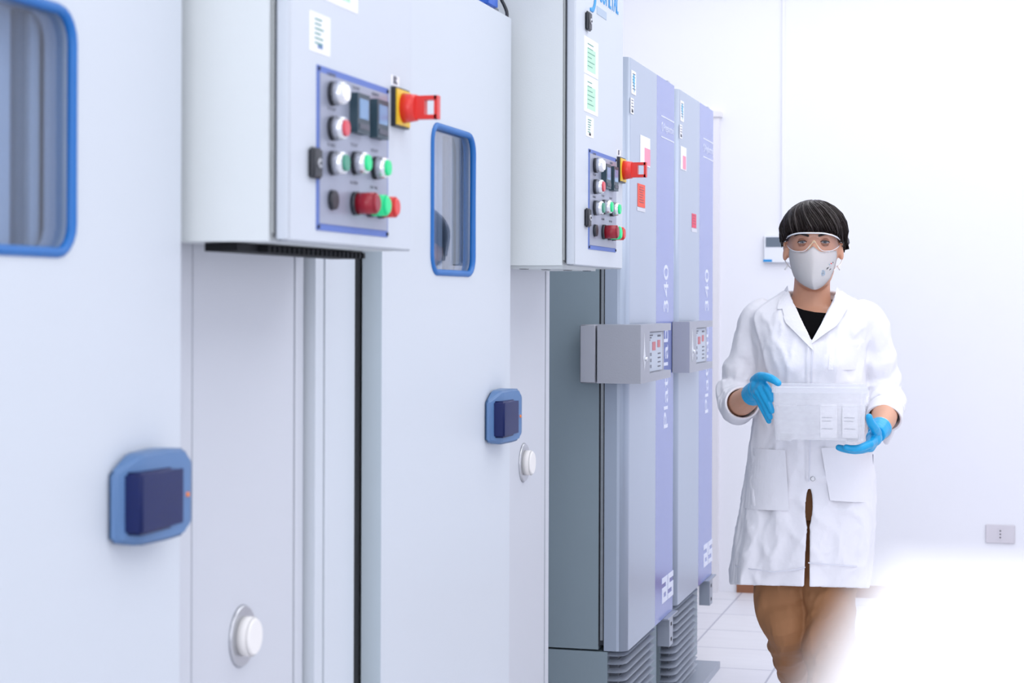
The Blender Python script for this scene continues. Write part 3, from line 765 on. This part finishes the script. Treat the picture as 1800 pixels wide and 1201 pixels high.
# ---- face mask
def face_y(x, z):
    a, yf, yb = interp(HT, z); k = min(.995, abs((x-HX)/max(a, .001))); return yf*(1-k**2.25)**(1/2.25)
left = [(1387, 437), (1386, 448), (1388, 462), (1391, 474), (1395, 485), (1403, 494), (1413, 501), (1424, 506)]
right = [(1470, 438), (1471, 448), (1469, 462), (1465, 474), (1460, 486), (1453, 495), (1446, 502), (1439, 506)]
top = {0: 437, .12: 440, .25: 442, .36: 440, .5: 431, .64: 440, .75: 441, .88: 439, 1: 438}
bm = bmesh.new(); nv, nu = 16, 28; G = []
tk = sorted(top)
def topy(u):
    for a, b in zip(tk, tk[1:]):
        if a <= u <= b: return top[a]+(top[b]-top[a])*(u-a)/(b-a)
for i in range(nv+1):
    v = i/nv; fi = v*7; i0 = min(6, int(fi)); ft = fi-i0
    L_ = [left[i0][k]+(left[i0+1][k]-left[i0][k])*ft for k in (0, 1)]; R_ = [right[i0][k]+(right[i0+1][k]-right[i0][k])*ft for k in (0, 1)]
    row = []
    for j in range(nu+1):
        u = j/nu; px = L_[0]+(R_[0]-L_[0])*u; ymid = L_[1]+(R_[1]-L_[1])*u
        ty = topy(u)-437.5; py = ymid+ty*(1-v)**2+ (6*sin(pi*u))*v*.3
        p0 = PP(px, py, -.09); c_ = abs(2*u-1)
        prot = .034*max(0, (1-c_**1.35))*(.42+.58*sin(pi*min(1, (v*.72+.10))))
        y = face_y(p0.x, max(p0.z, 1.405))-.006-prot
        y = min(y, -.012-.06*(1-c_))
        p = PP(px, py, y); row.append(bm.verts.new(p))
    G.append(row)
for A, Bq in zip(G, G[1:]):
    for j in range(nu): bm.faces.new((A[j], Bq[j], Bq[j+1], A[j+1]))
bmesh.ops.solidify(bm, geom=list(bm.faces), thickness=-.0015)
mask = obj('face_mask', bm, m_mask, person, smooth=True)
for sx, a, b, c in ((-1, (1387, 440), (1381, 434), (1380, 458)), (1, (1470, 440), (1477, 434), (1479, 458))):
    bm = bmesh.new(); e0 = (1392, 474) if sx < 0 else (1466, 474)
    tube(bm, [PR(a[0], a[1], -.02, .0016), PR(b[0], b[1], .02, .0016), PR(c[0], c[1], .03, .0016), PR(e0[0]-sx*2, e0[1], -.03, .0016)], 6, 5)
    obj('ear_loop', bm, m_mask, mask)
    bm = bmesh.new(); q = (1380, 466, 1384, 470) if sx < 0 else (1470, 466, 1476, 476)
    tube(bm, [PR(1384 if sx < 0 else 1471, 465, -.012, .003), PR(1379 if sx < 0 else 1476, 473, -.012, .003)], 6, 1, flat=.25)
    obj('loop_adjuster', bm, m_mask, mask)
# print on the mask
def on_mask(px, py, k=.0018):
    best = None
    for p in mask.data.vertices:
        q = p.co
        d = (q.x-PP(px, py, q.y).x)**2+(q.z-PP(px, py, q.y).z)**2
        if best is None or d < best[0]-1e-7 or (abs(d-best[0]) < 1e-6 and q.y < best[1].y): best = (d, q)
    return PP(px, py, best[1].y-k)
a = on_mask(1452.5, 472.5, .003); b = on_mask(1464, 464, .003); xd = (b-a).normalized(); yd = on_mask(1455, 463, .003)-a; yd = (yd-xd*yd.dot(xd)).normalized()
text('mask_lettering', 'KYMOS', .0068, m_inkb, mask, a, xd, yd, width=.0205, ext=.0003)
text('mask_small_lettering', 'PHARMA', .0034, m_inkb, mask, on_mask(1457.5, 473.5, .003), xd, yd, width=.0115, ext=.0003)
for px, py, m in ((1458, 463.5, m_emblem), (1460.5, 461.5, m_red), (1463, 459.7, m_inkb)):
    p = on_mask(px, py); bm = bmesh.new(); ellipsoid(bm, p, (.0024, .0008, .0018), 10, 6); obj('mask_mark', bm, m, mask)
p = on_mask(1446.5, 478); bm = bmesh.new()
for r_ in (.0065, .0042):
    tube(bm, [(p.x+r_*.75*cos(q), p.y-.0002+.35*r_*cos(q), p.z+r_*1.15*sin(q), .0009) for q in [2*pi*i/12 for i in range(12)]], 5, 2, closed=True)
tube(bm, [(p.x-.002, p.y-.001, p.z-.003, .0007), (p.x, p.y-.0005, p.z+.003, .0007), (p.x+.002, p.y, p.z-.003, .0007)], 5, 1)
obj('mask_emblem', bm, m_emblem, mask)

# ---- goggles
gog = bpy.data.objects.new('safety_goggles', None); C.objects.link(gog); gog.parent = person
U = [(1381, 419), (1384, 415), (1392, 411), (1403, 408.5), (1416, 408), (1430, 408), (1445, 408.3), (1456, 410), (1466, 413), (1473, 417), (1477, 421)]
Lw = [(1382, 427), (1386, 434), (1394, 439), (1405, 440.5), (1416, 438), (1430, 424), (1443, 438), (1455, 439.5), (1464, 438), (1472, 433), (1476, 428)]
def gy(i): u = abs(2*i/10-1); return -.121+.095*u**2.6
bm = bmesh.new(); n = 10
UU = catmull([PP(a, b, gy(i)) for i, (a, b) in enumerate(U)], 4); LL = catmull([PP(a, b, gy(i)+.006) for i, (a, b) in enumerate(Lw)], 4)
rows = []
for k in range(9):
    t = k/8; rows.append([bm.verts.new(u.lerp(l, t)+Vector((0, -.004*sin(pi*t), 0))) for u, l in zip(UU, LL)])
for A, Bq in zip(rows, rows[1:]):
    for j in range(len(A)-1): bm.faces.new((A[j], Bq[j], Bq[j+1], A[j+1]))
obj('lens', bm, m_lens, gog, smooth=True)
bm = bmesh.new(); tube(bm, [(p.x, p.y-.0005, p.z, .0020) for p in UU], 8, 1, round_end=True); obj('top_rim', bm, m_rim, gog, smooth=True)
bm = bmesh.new(); tube(bm, [(p.x, p.y-.0005, p.z, .0009) for p in LL], 6, 1); obj('lower_rim', bm, m_rim, gog, smooth=True)
bm = bmesh.new(); tube(bm, [PR(1420, 437, -.115, .0012), PR(1426, 427, -.118, .0016), PR(1430, 422, -.119, .002), PR(1434, 427, -.118, .0016), PR(1440, 437, -.115, .0012)], 8, 4); obj('nose_bridge', bm, m_nosepad, gog, smooth=True)
for sx in (-1, 1):
    e = PP(1379.5, 422, -.02) if sx < 0 else PP(1478, 423, -.02)
    bm = bmesh.new(); tube(bm, [(e.x, -.028, e.z, .004), (e.x+.001*sx, .0, e.z, .0035), (HX+sx*.076, .05, e.z-.004, .003), (HX+sx*.074, .08, e.z-.02, .002)], 8, 4, flat=.5, up=(1, 0, 0))
    obj('temple_arm', bm, m_rim, gog, smooth=True)

# ---- lab coat
CR = [(1030, 1287.5, 1524.5, -.165, .17), (1000, 1290, 1529, -.163, .165), (950, 1297, 1534, -.158, .16), (900, 1305, 1536.5, -.152, .15), (850, 1312, 1537, -.146, .14), (800, 1319, 1533, -.140, .13), (750, 1327, 1527, -.133, .12),
      (700, 1333, 1521, -.130, .115), (650, 1332, 1517, -.134, .12), (610, 1327, 1520, -.134, .122), (580, 1320, 1530, -.124, .12), (560, 1317, 1538, -.112, .115), (548, 1322, 1537, -.102, .11), (538, 1335, 1526, -.093, .105),
      (529, 1352, 1508, -.084, .10), (520, 1367, 1490, -.074, .092), (511, 1379, 1477, -.064, .084)]
def crow(py):
    for a, b in zip(CR, CR[1:]):
        if a[0] >= py >= b[0]:
            t = (a[0]-py)/(a[0]-b[0]); return [p+(q-p)*t for p, q in zip(a[1:], b[1:])]
    return list(CR[0][1:]) if py > CR[0][0] else list(CR[-1][1:])
def vhalf(py):
    if py < 600: return (600-py)/92*42
    return 0
def front_y(x, z):
    py = 528+(1.37-z)*3250/5.05
    for _ in range(2):
        pl, pr, yf, yb = crow(py); py = 528+(1.37-z)*3250/(5.16+yf*.987-x*.16)
    a0 = PP(pl, py, 0).x; a1 = PP(pr, py, 0).x; cx = (a0+a1)/2; a = (a1-a0)/2
    k = min(.999, abs((x-cx)/a)); return yf*(1-k**2.3)**(1/2.3)
def coat_fold(th, z, py):
    v = 0
    if py > 780: k = (py-780)/250; v += .008*k*sin(th*7+1.3)+.005*k*sin(th*13+.4)
    v += .006*noise.noise(Vector((th*2.2, z*5, 1.7)))
    v += .007*(1-abs(noise.noise(Vector((th*2.6+z*7, z*5-th*1.5, 4.7))))*2.2)**3 if abs(noise.noise(Vector((th*2.6+z*7, z*5-th*1.5, 4.7)))) < .45 else 0
    v += .0045*(1-abs(noise.noise(Vector((th*3-z*11, z*8+th*2, 9.7))))*2.2)**3 if abs(noise.noise(Vector((th*3-z*11, z*8+th*2, 9.7)))) < .45 else 0
    return v
bm = bmesh.new(); rows = []; nth = 150
pys = [1030-519*i/110 for i in range(111)]
CXL = 1423
def opening(py):   # (center px, half gap px)
    if py > 845:
        k = (py-845)/185; return 1424-5*k, (5*sin(pi*min(1, k*2.2)) if k < .45 else 1.2)+(3.2*k)
    if py < 600: return 1428, vhalf(py)
    return 1427, 0
for py in pys:
    pl, pr, yf, yb = crow(py)
    a0 = PP(pl, py, 0).x; a1 = PP(pr, py, 0).x; cx = (a0+a1)/2; a = (a1-a0)/2
    oc, og = opening(py); xo = PP(oc, py, yf).x; dx = og/630
    e = 2/2.3
    def inv(x):
        k = max(-.98, min(.98, (x-cx)/a)); return (abs(k)**(1/e))*(1 if k >= 0 else -1)
    s1 = math.asin(inv(xo+dx+(0 if og else -.014))); s0 = math.asin(inv(xo-dx))+2*pi
    row = []
    for j in range(nth+1):
        th = s1+(s0-s1)*j/nth; sn, cs = sin(th), cos(th)
        zb = 1.37-(py-528)*5.16/3250
        f = coat_fold(th if th < pi else th-2*pi, zb, py) if abs(cs) < 2 else 0
        x = cx+(a+f*.6)*abs(sn)**e*(1 if sn >= 0 else -1)
        y = ((yf-f) if cs >= 0 else (yb+f))*abs(cs)**e
        if cs > 0 and j < nth*.25: y -= .006*(1-j/(nth*.25))**.5 if og == 0 else 0
        if cs > 0:  # bust
            for bxx in (1383, 1463):
                bc = PP(bxx, 640, -.13); y -= .022*exp(-((x-bc.x)/.05)**2-((zb-bc.z)/.05)**2)
        d = 5.16+y*.987-x*.16
        z = 1.37-(py-528)*(d if cs > -.2 else 5.16)/3250 if False else zb-(py-528)*(min(y, 0)*.987)/3250
        if py > 1000:  # hem rises a little at the middle of each front panel edge
            z -= .006*sin(max(0, min(pi, abs(th-.8)*2)))*(py-1000)/30*0
        row.append(bm.verts.new((x, y, z)))
    rows.append(row)
for A, Bq in zip(rows, rows[1:]):
    for j in range(nth): bm.faces.new((A[j], A[j+1], Bq[j+1], Bq[j]))
def sl_disp(seed, amp=1.0):
    def f(t, a, p):
        k = exp(-((t-.55)/.2)**2)
        rd = 1-min(1, abs(noise.noise(Vector((p.z*13+a*.9+seed, p.x*9, a*1.1-p.z*6))))*2.6)
        rd2 = 1-min(1, abs(noise.noise(Vector((p.z*24-a*.8, a*1.3+seed, p.y*9))))*2.6)
        return amp*(.008*rd**2*(.4+.6*t)+.005*rd2**2*k+.0045*k*sin(38*t+2.2*sin(a+seed))+.006*noise.noise(Vector((p.x*14+seed, p.y*9, p.z*11)))+.003*sin(60*t+3*sin(a*1+seed))*exp(-((t-.85)/.12)**2))
    return f
SL = [PR(1354, 554, .005, .044), PR(1337, 563, .01, .052), PR(1324, 596, .015, .049), PR(1313, 636, .02, .047), PR(1300, 676, .025, .046), PR(1294, 699, .0, .048), PR(1297, 710, -.035, .047), PR(1300, 711, -.062, .045)]
SR = [PR(1504, 554, .005, .044), PR(1521, 563, .01, .052), PR(1533, 596, .015, .049), PR(1542, 636, .02, .046), PR(1551, 676, .025, .045), PR(1557, 701, .0, .047), PR(1556, 712, -.030, .046), PR(1555, 720, -.055, .044)]
tube(bm, SL, 36, 6, cap=False, disp=sl_disp(0)); tube(bm, SR, 36, 6, cap=False, disp=sl_disp(2.3))
bmesh.ops.recalc_face_normals(bm, faces=bm.faces)
coat = obj('lab_coat', bm, m_coat, person, smooth=True)
sm = coat.modifiers.new('so', 'SOLIDIFY'); sm.thickness = .009; sm.offset = 0
remesh(coat, .0038, 2, .5)
def cuff(pts, nm='sleeve_cuff'):
    bm = bmesh.new(); tube(bm, pts, 32, 4, cap=False, disp=lambda t, a, p: .0025*sin(2*a+t*3)+.003*noise.noise(p*30))
    o = obj(nm, bm, m_coat, coat, smooth=True); q = o.modifiers.new('so', 'SOLIDIFY'); q.thickness = .006; q.offset = 0; bake(o)
cuff([PR(1297, 711, -.035, .050), PR(1300, 710, -.055, .050), PR(1304, 708, -.075, .048), PR(1306, 707, -.085, .045)])
cuff([PR(1557, 714, -.030, .049), PR(1556, 722, -.055, .048), PR(1555, 730, -.080, .046), PR(1554, 734, -.090, .043)])
bm = bmesh.new(); tube(bm, [PR(1566, 728, -.05, .022), PR(1564, 750, -.045, .020), PR(1559, 772, -.04, .012)], 14, 4, flat=.5, round_end=True)
obj('cuff_flap', bm, m_coat, coat, smooth=True)
def patch(name, poly, off, mat, parent, th=.003, fy=front_y, sub=4, curl=None):
    """cloth panel cut to an outline and laid on the coat front"""
    bm = bmesh.new()
    P3 = [PP(px, py, -.13) for px, py in poly]
    for _ in range(3):
        P3 = [PP(px, py, fy(p.x, p.z)-off) for (px, py), p in zip(poly, P3)]
    vs = [bm.verts.new((p.x, 0, p.z)) for p in P3]
    f = bm.faces.new(vs); 
    bmesh.ops.triangulate(bm, faces=[f])
    for _ in range(sub):
        bmesh.ops.subdivide_edges(bm, edges=[e for e in bm.edges if e.calc_length() > .012], cuts=1)
        bmesh.ops.triangulate(bm, faces=list(bm.faces))
    for v in bm.verts: v.co.y = fy(v.co.x, v.co.z)-off-(curl(v.co) if curl else 0)
    bmesh.ops.recalc_face_normals(bm, faces=bm.faces)
    g = bmesh.ops.extrude_face_region(bm, geom=list(bm.faces))
    for v in [e for e in g['geom'] if isinstance(e, bmesh.types.BMVert)]: v.co.y += th
    bmesh.ops.recalc_face_normals(bm, faces=bm.faces)
    o = obj(name, bm, mat, parent)
    return o
def fyb(x, z):
    y = front_y(x, z)
    for bxx in (1383, 1463):
        bc = PP(bxx, 640, -.13); y -= .022*exp(-((x-bc.x)/.05)**2-((z-bc.z)/.05)**2)
    return y
patch('lapel', [(1384, 500), (1390, 530), (1402, 556), (1425, 596), (1431, 616), (1420, 605), (1398, 583), (1381, 566), (1377, 556), (1379, 541), (1366, 542), (1370, 520)], .018, m_coat, coat, .004, fyb)
patch('lapel', [(1471, 502), (1466, 528), (1450, 556), (1427, 597), (1426, 603), (1450, 585), (1470, 571), (1478, 560), (1476, 541), (1490, 539), (1482, 520)], .020, m_coat, coat, .004, fyb)
patch('chest_pocket', [(1460, 600), (1510, 604), (1508, 648), (1456, 648)], .014, m_coat, coat, .003, fyb)
patch('hip_pocket', [(1316, 784), (1381, 790), (1388, 896), (1306, 890)], .018, m_coat, coat, .005)
patch('hip_pocket', [(1444, 786), (1525, 780), (1531, 880), (1460, 878)], .019, m_coat, coat, .005)
patch('hem_band', [(1293, 992), (1330, 999), (1360, 1003), (1400, 999), (1417, 995), (1417, 997), (1400, 1001), (1360, 1005), (1330, 1001), (1293, 994)], .016, m_seam, coat, .003)
patch('hem_band', [(1422, 987), (1470, 990), (1526, 991), (1526, 993), (1470, 992), (1422, 989)], .016, m_seam, coat, .003)
patch('button_placket', [(1427, 612), (1429, 612), (1427, 700), (1424, 845), (1422, 845), (1425, 700)], .017, m_seam, coat, .002, fyb)
p = PP(1429.5, 840, front_y(0, PP(1429, 840, -.15).z)-.017); bm = bmesh.new(); cyl(bm, p, (0, -1, 0), .0065, .005, .004, 20)
obj('snap_button', bm, m_steel, coat)
bm = bmesh.new(); a = PP(1530, 797, -.03); b = PP(1534, 815, -.03); bx(bm, a.x+.001, a.x+.009, -.03, -.015, b.z, a.z); obj('brand_tab', bm, m_navy, coat)
# collar standing round the neck
bm = bmesh.new(); rows = []
for k in range(7):
    t = k/6; row = []
    for j in range(41):
        q = radians(42+276*j/40); base = 1.385-.004*cos(q)
        rr = .076+.010*sin(pi*t)+.006*t; z = 1.362+.040*t+.012*(-cos(q)+.2) if t < .7 else 1.362+.040*.7+.012*(-cos(q)+.2)-.03*(t-.7)
        row.append(bm.verts.new((.004+rr*sin(q), .018-(rr+.004)*cos(q), z)))
    rows.append(row)
for A, Bq in zip(rows, rows[1:]):
    for j in range(40): bm.faces.new((A[j], A[j+1], Bq[j+1], Bq[j]))
bmesh.ops.recalc_face_normals(bm, faces=bm.faces)
co = obj('collar', bm, m_coat, coat, smooth=True); q = co.modifiers.new('so', 'SOLIDIFY'); q.thickness = .005; bake(co)
# shirt
def fys(x, z): return front_y(x, z)+.004
patch('shirt', [(1384, 531), (1395, 537), (1412, 543), (1432, 547), (1456, 549), (1452, 562), (1440, 600), (1428, 618), (1412, 600), (1392, 562)], .000, m_shirt, person, .012, fys)
# skin of the upper chest shows inside the V
def fyc(x, z): return front_y(x, z)+.010

# ---- trousers
bm = bmesh.new()
def tr(seed):
    return lambda t, a, p: .010*(1-min(1, abs(noise.noise(Vector((p.z*17+a*.8+seed, a*.9, p.z*5))))*2.4))**2*(.3+.9*t)+.004*sin(26*t+2.4*sin(a+seed))*(.3+.7*t)+.007*noise.noise(Vector((p.x*10+seed, p.y*8, p.z*13)))
TL = [PR(1392, 890, 0, .093), PR(1380, 960, -.005, .088), PR(1376, 1010, -.01, .077), PR(1378, 1060, -.02, .069), PR(1388, 1100, -.03, .062), PR(1397, 1135, .07, .060), PR(1401, 1165, .18, .052), PR(1402, 1186, .25, .041)]
TR = [PR(1460, 890, 0, .093), PR(1459, 960, -.02, .086), PR(1459, 1020, -.045, .074), PR(1460, 1080, -.07, .066), PR(1460, 1130, -.085, .062), PR(1462, 1200, -.085, .060), PR(1463, 1290, -.065, .052), PR(1464, 1345, -.055, .046)]
tube(bm, TL, 36, 6, cap=False, disp=tr(0.5)); tube(bm, TR, 36, 6, cap=False, disp=tr(2.9))
R_ = [sring(bm, .003, z_, a_, -.11, .12, n=48) for z_, a_ in ((.98, .145), (.93, .155), (.86, .160), (.80, .155), (.77, .12))]
for A, Bq in zip(R_, R_[1:]):
    for j in range(48): bm.faces.new((A[j], A[(j+1) % 48], Bq[(j+1) % 48], Bq[j]))
bmesh.ops.recalc_face_normals(bm, faces=bm.faces)
tro = obj('trousers', bm, m_trou, person, smooth=True)
q = tro.modifiers.new('so', 'SOLIDIFY'); q.thickness = .010; q.offset = 0
remesh(tro, .0042, 1, .5)
# ---- shoes and sock
def shoe(heel, toe, up, nm='shoe'):
    heel, toe, up = Vector(heel), Vector(toe), Vector(up).normalized(); d = toe-heel; bm = bmesh.new()
    pts = [(0, .026, .012), (.12, .034, .02), (.35, .036, .018), (.6, .040, .008), (.85, .038, .0), (1.0, .026, -.004)]
    tube(bm, [((heel+d*t+up*h).x, (heel+d*t+up*h).y, (heel+d*t+up*h).z+.0, r) for t, r, h in pts], 20, 4, round_end=True, flat=.85, up=up)
    a = heel+d*.15+up*.02; b = heel+d*.12+up*.075; tube(bm, [(a.x, a.y, a.z, .034), (b.x, b.y, b.z, .036)], 20, 1)
    s_ = obj(nm, bm, m_shoe, person, smooth=True); remesh(s_, .004, 2)
    bm = bmesh.new(); a = heel-up*.026; b = toe-up*.034
    tube(bm, [((heel+d*t-up*.026).x, (heel+d*t-up*.026).y, (heel+d*t-up*.026).z, r) for t, r in ((-.05, .026), (.1, .033), (.5, .036), (.8, .042), (1.05, .030))], 20, 4, round_end=True, flat=.30, up=up)
    obj('sole', bm, m_outlet, s_, smooth=True)
a = PP(1464, 1391, -.02); shoe((a.x, -.02, .042), (a.x-.01, -.20, .040), (0, 0, 1))
h_ = PP(1403, 1212, .365); shoe((h_.x, .33, .215), (h_.x, .235, .075), (0, .83, .56))
bm = bmesh.new(); tube(bm, [PR(1402, 1183, .235, .036), PR(1402, 1196, .29, .037), PR(1403, 1206, .33, .036)], 20, 4); obj('sock', bm, m_shoe, person, smooth=True)

# ---- gloves
def glove(nm, wrist, palm, fingers, thumb, th_r):
    bm = bmesh.new()
    tube(bm, wrist, 18, 4, round_end=False)
    for f in fingers:
        k = f[0]; tube(bm, [palm[0], ((palm[0][0]+k[0])/2, (palm[0][1]+k[1])/2, (palm[0][2]+k[2])/2, .0155), (k[0], k[1], k[2], .0125)], 12, 3, round_end=True)
        tube(bm, f, 12, 4, round_end=True)
    tube(bm, thumb, 12, 4, round_end=True)
    ellipsoid(bm, palm[0][:3], palm[1], 20, 12)
    o = obj(nm, bm, m_glove, person, smooth=True); remesh(o, .0022, 2, .5); return o
gl = glove('glove', [PR(1323, 693, -.178, .032), PR(1328, 686, -.21, .028), PR(1331, 682, -.235, .024)],
      (PR(1331, 680, -.255, .02), (.020, .030, .026)),
      [[PR(1341, 673, -.29, .0115), PR(1349, 682, -.318, .0105), PR(1354, 692, -.330, .0095), PR(1357, 700, -.335, .0085)],
       [PR(1338, 682, -.30, .0115), PR(1347, 699, -.322, .0105), PR(1353, 711, -.330, .0095), PR(1357, 721, -.332, .0082)],
       [PR(1334, 689, -.295, .0110), PR(1344, 708, -.315, .0100), PR(1350, 722, -.320, .0092), PR(1354, 732, -.320, .0080)],
       [PR(1330, 694, -.28, .0100), PR(1340, 714, -.298, .0092), PR(1347, 728, -.302, .0084), PR(1352, 739, -.300, .0074)]],
      [PR(1327, 668, -.245, .014), PR(1336, 661, -.285, .0130), PR(1350, 662, -.325, .0115), PR(1361, 667, -.345, .0105), PR(1368, 672, -.350, .0092)], .01)
gr = glove('glove', [PR(1548, 750, -.192, .031), PR(1545, 755, -.215, .027), PR(1541, 762, -.24, .024)],
      (PR(1537, 768, -.265, .02), (.022, .032, .022)),
      [[PR(1529, 779, -.325, .0115), PR(1512, 786, -.345, .0105), PR(1498, 787, -.352, .0098), PR(1488, 785, -.354, .0088)],
       [PR(1528, 783, -.300, .0115), PR(1506, 789, -.308, .0108), PR(1488, 788, -.310, .0098), PR(1475, 785, -.310, .0086)],
       [PR(1529, 785, -.272, .0110), PR(1507, 790, -.274, .0102), PR(1490, 789, -.274, .0094), PR(1479, 787, -.274, .0084)],
       [PR(1531, 785, -.248, .0100), PR(1514, 790, -.246, .0094), PR(1500, 790, -.245, .0086), PR(1490, 789, -.244, .0078)]],
      [PR(1541, 760, -.270, .015), PR(1538, 752, -.305, .0130), PR(1531, 741, -.330, .0110), PR(1528, 731, -.340, .0092)], .01)
# bracelet at the wrist
bm = bmesh.new(); a = PP(1547, 751, -.188); ax = (PP(1541, 762, -.24)-PP(1554, 738, -.12)).normalized(); n1 = ax.orthogonal().normalized(); n2 = ax.cross(n1)
tube(bm, [tuple(a+(n1*cos(q)+n2*sin(q))*.0305)+(.0022,) for q in [2*pi*i/24 for i in range(24)]], 6, 2, closed=True)
obj('bracelet', bm, m_steel, person, smooth=True)

# ---- put the figure in its place
person.location = (-.530, 5.20, 0); person.rotation_euler = (0, 0, radians(5.82))
PM = Matrix.Translation((-.530, 5.20, 0)) @ Matrix.Rotation(radians(5.82), 4, 'Z')

# ------------------------------------------------------------------ plastic box held by the person
def place(o): o.location = PM @ Vector(o.location); o.rotation_euler = (0, 0, radians(5.82))
bxt = thing('storage_box', (.022, -.30, 1.0), 'frosted clear plastic storage box with lid held by the person', 'box')
def rring(bm, x0, x1, y0, y1, z, r, k=5):
    out = []
    for cx, cy, a0 in ((x1-r, y1-r, 0), (x0+r, y1-r, 90), (x0+r, y0+r, 180), (x1-r, y0+r, 270)):
        for i in range(k+1):
            q = radians(a0+90*i/k); out.append(bm.verts.new((cx+r*cos(q), cy+r*sin(q), z)))
    return out
def lring(bm, A, Bq):
    n = len(A)
    for j in range(n): bm.faces.new((A[j], A[(j+1) % n], Bq[(j+1) % n], Bq[j]))
xl, xr = PP(1361, 700, -.4).x, PP(1522, 700, -.4).x
zt_, zb2 = PP(1440, 688, -.4).z, PP(1440, 775, -.4).z
bm = bmesh.new()
sh = .0035
rs = [rring(bm, xl+sh, xr-sh, -.396, -.204, zb2+.004, .014), rring(bm, xl+sh*.6, xr-sh*.6, -.398, -.202, zb2+.02, .014), rring(bm, xl, xr, -.40, -.20, zt_-.035, .014), rring(bm, xl-.002, xr+.002, -.402, -.198, zt_-.033, .014), rring(bm, xl-.002, xr+.002, -.402, -.198, zt_, .014)]
for A, Bq in zip(rs, rs[1:]): lring(bm, A, Bq)
bm.faces.new(rs[0][::-1])
for fx in (xl+.03, xr-.03):
    bx(bm, fx-.016, fx+.016, -.392, -.208, zb2, zb2+.004)
tub = obj('tub', bm, m_tub, bxt)
q = tub.modifiers.new('so', 'SOLIDIFY'); q.thickness = .0016; q.offset = -1
dgm = bpy.context.evaluated_depsgraph_get(); me = bpy.data.meshes.new_from_object(tub.evaluated_get(dgm)); tub.modifiers.clear(); tub.data = me
obj('handle_recess', B((xl+.012, xl+.055, -.4035, -.4015, zt_-.038, zt_-.034), (xl+.055, xl+.059, -.4035, -.4015, zt_-.038, zt_-.022), (xl+.059, xr-.03, -.4035, -.4015, zt_-.026, zt_-.022)), m_tub, tub)
bm = bmesh.new(); zl = PP(1440, 680, -.405).z
r1 = rring(bm, xl-.006, xr+.006, -.408, -.192, zt_-.002, .016); r2 = rring(bm, xl-.006, xr+.006, -.408, -.192, zl, .016); r3 = rring(bm, xl+.004, xr-.004, -.398, -.202, zl+.002, .012); r4 = rring(bm, xl+.012, xr-.012, -.39, -.21, zl-.001, .010)
lring(bm, r1, r2); lring(bm, r2, r3); lring(bm, r3, r4); bm.faces.new(r4); bmesh.ops.recalc_face_normals(bm, faces=bm.faces)
obj('lid', bm, m_lid, bxt)
place(bxt)
for i, (pa, pb) in enumerate(((1441, 1473), (1480, 1509))):
    x0, x1 = PP(pa, 740, -.36).x, PP(pb, 740, -.36).x; z1_ = PP(1450, 712, -.36).z
    lab = ('white carton inside the plastic box, left of the two seen through it', 'white carton inside the plastic box, right of the two seen through it')[i]
    ct_ = thing('carton', ((x0+x1)/2, -.33, zb2+.006), lab, 'carton', 'white cartons in the plastic box')
    obj('body', B((x0, x1, -.372, -.25, zb2+.0065, z1_)), m_paper, ct_, bevel=.002)
    bm = B((x0+.006, x0+.032, -.3728, -.3718, z1_-.030, z1_-.0285))
    s_ = obj('printed_line', bm, m_ink, ct_)
    for k in range(2):
        obj('printed_line', B((x0+.006, x0+.030+.004*k, -.3728, -.3718, z1_-.039-.02*k, z1_-.0375-.02*k)), m_ink, ct_)
    place(ct_)
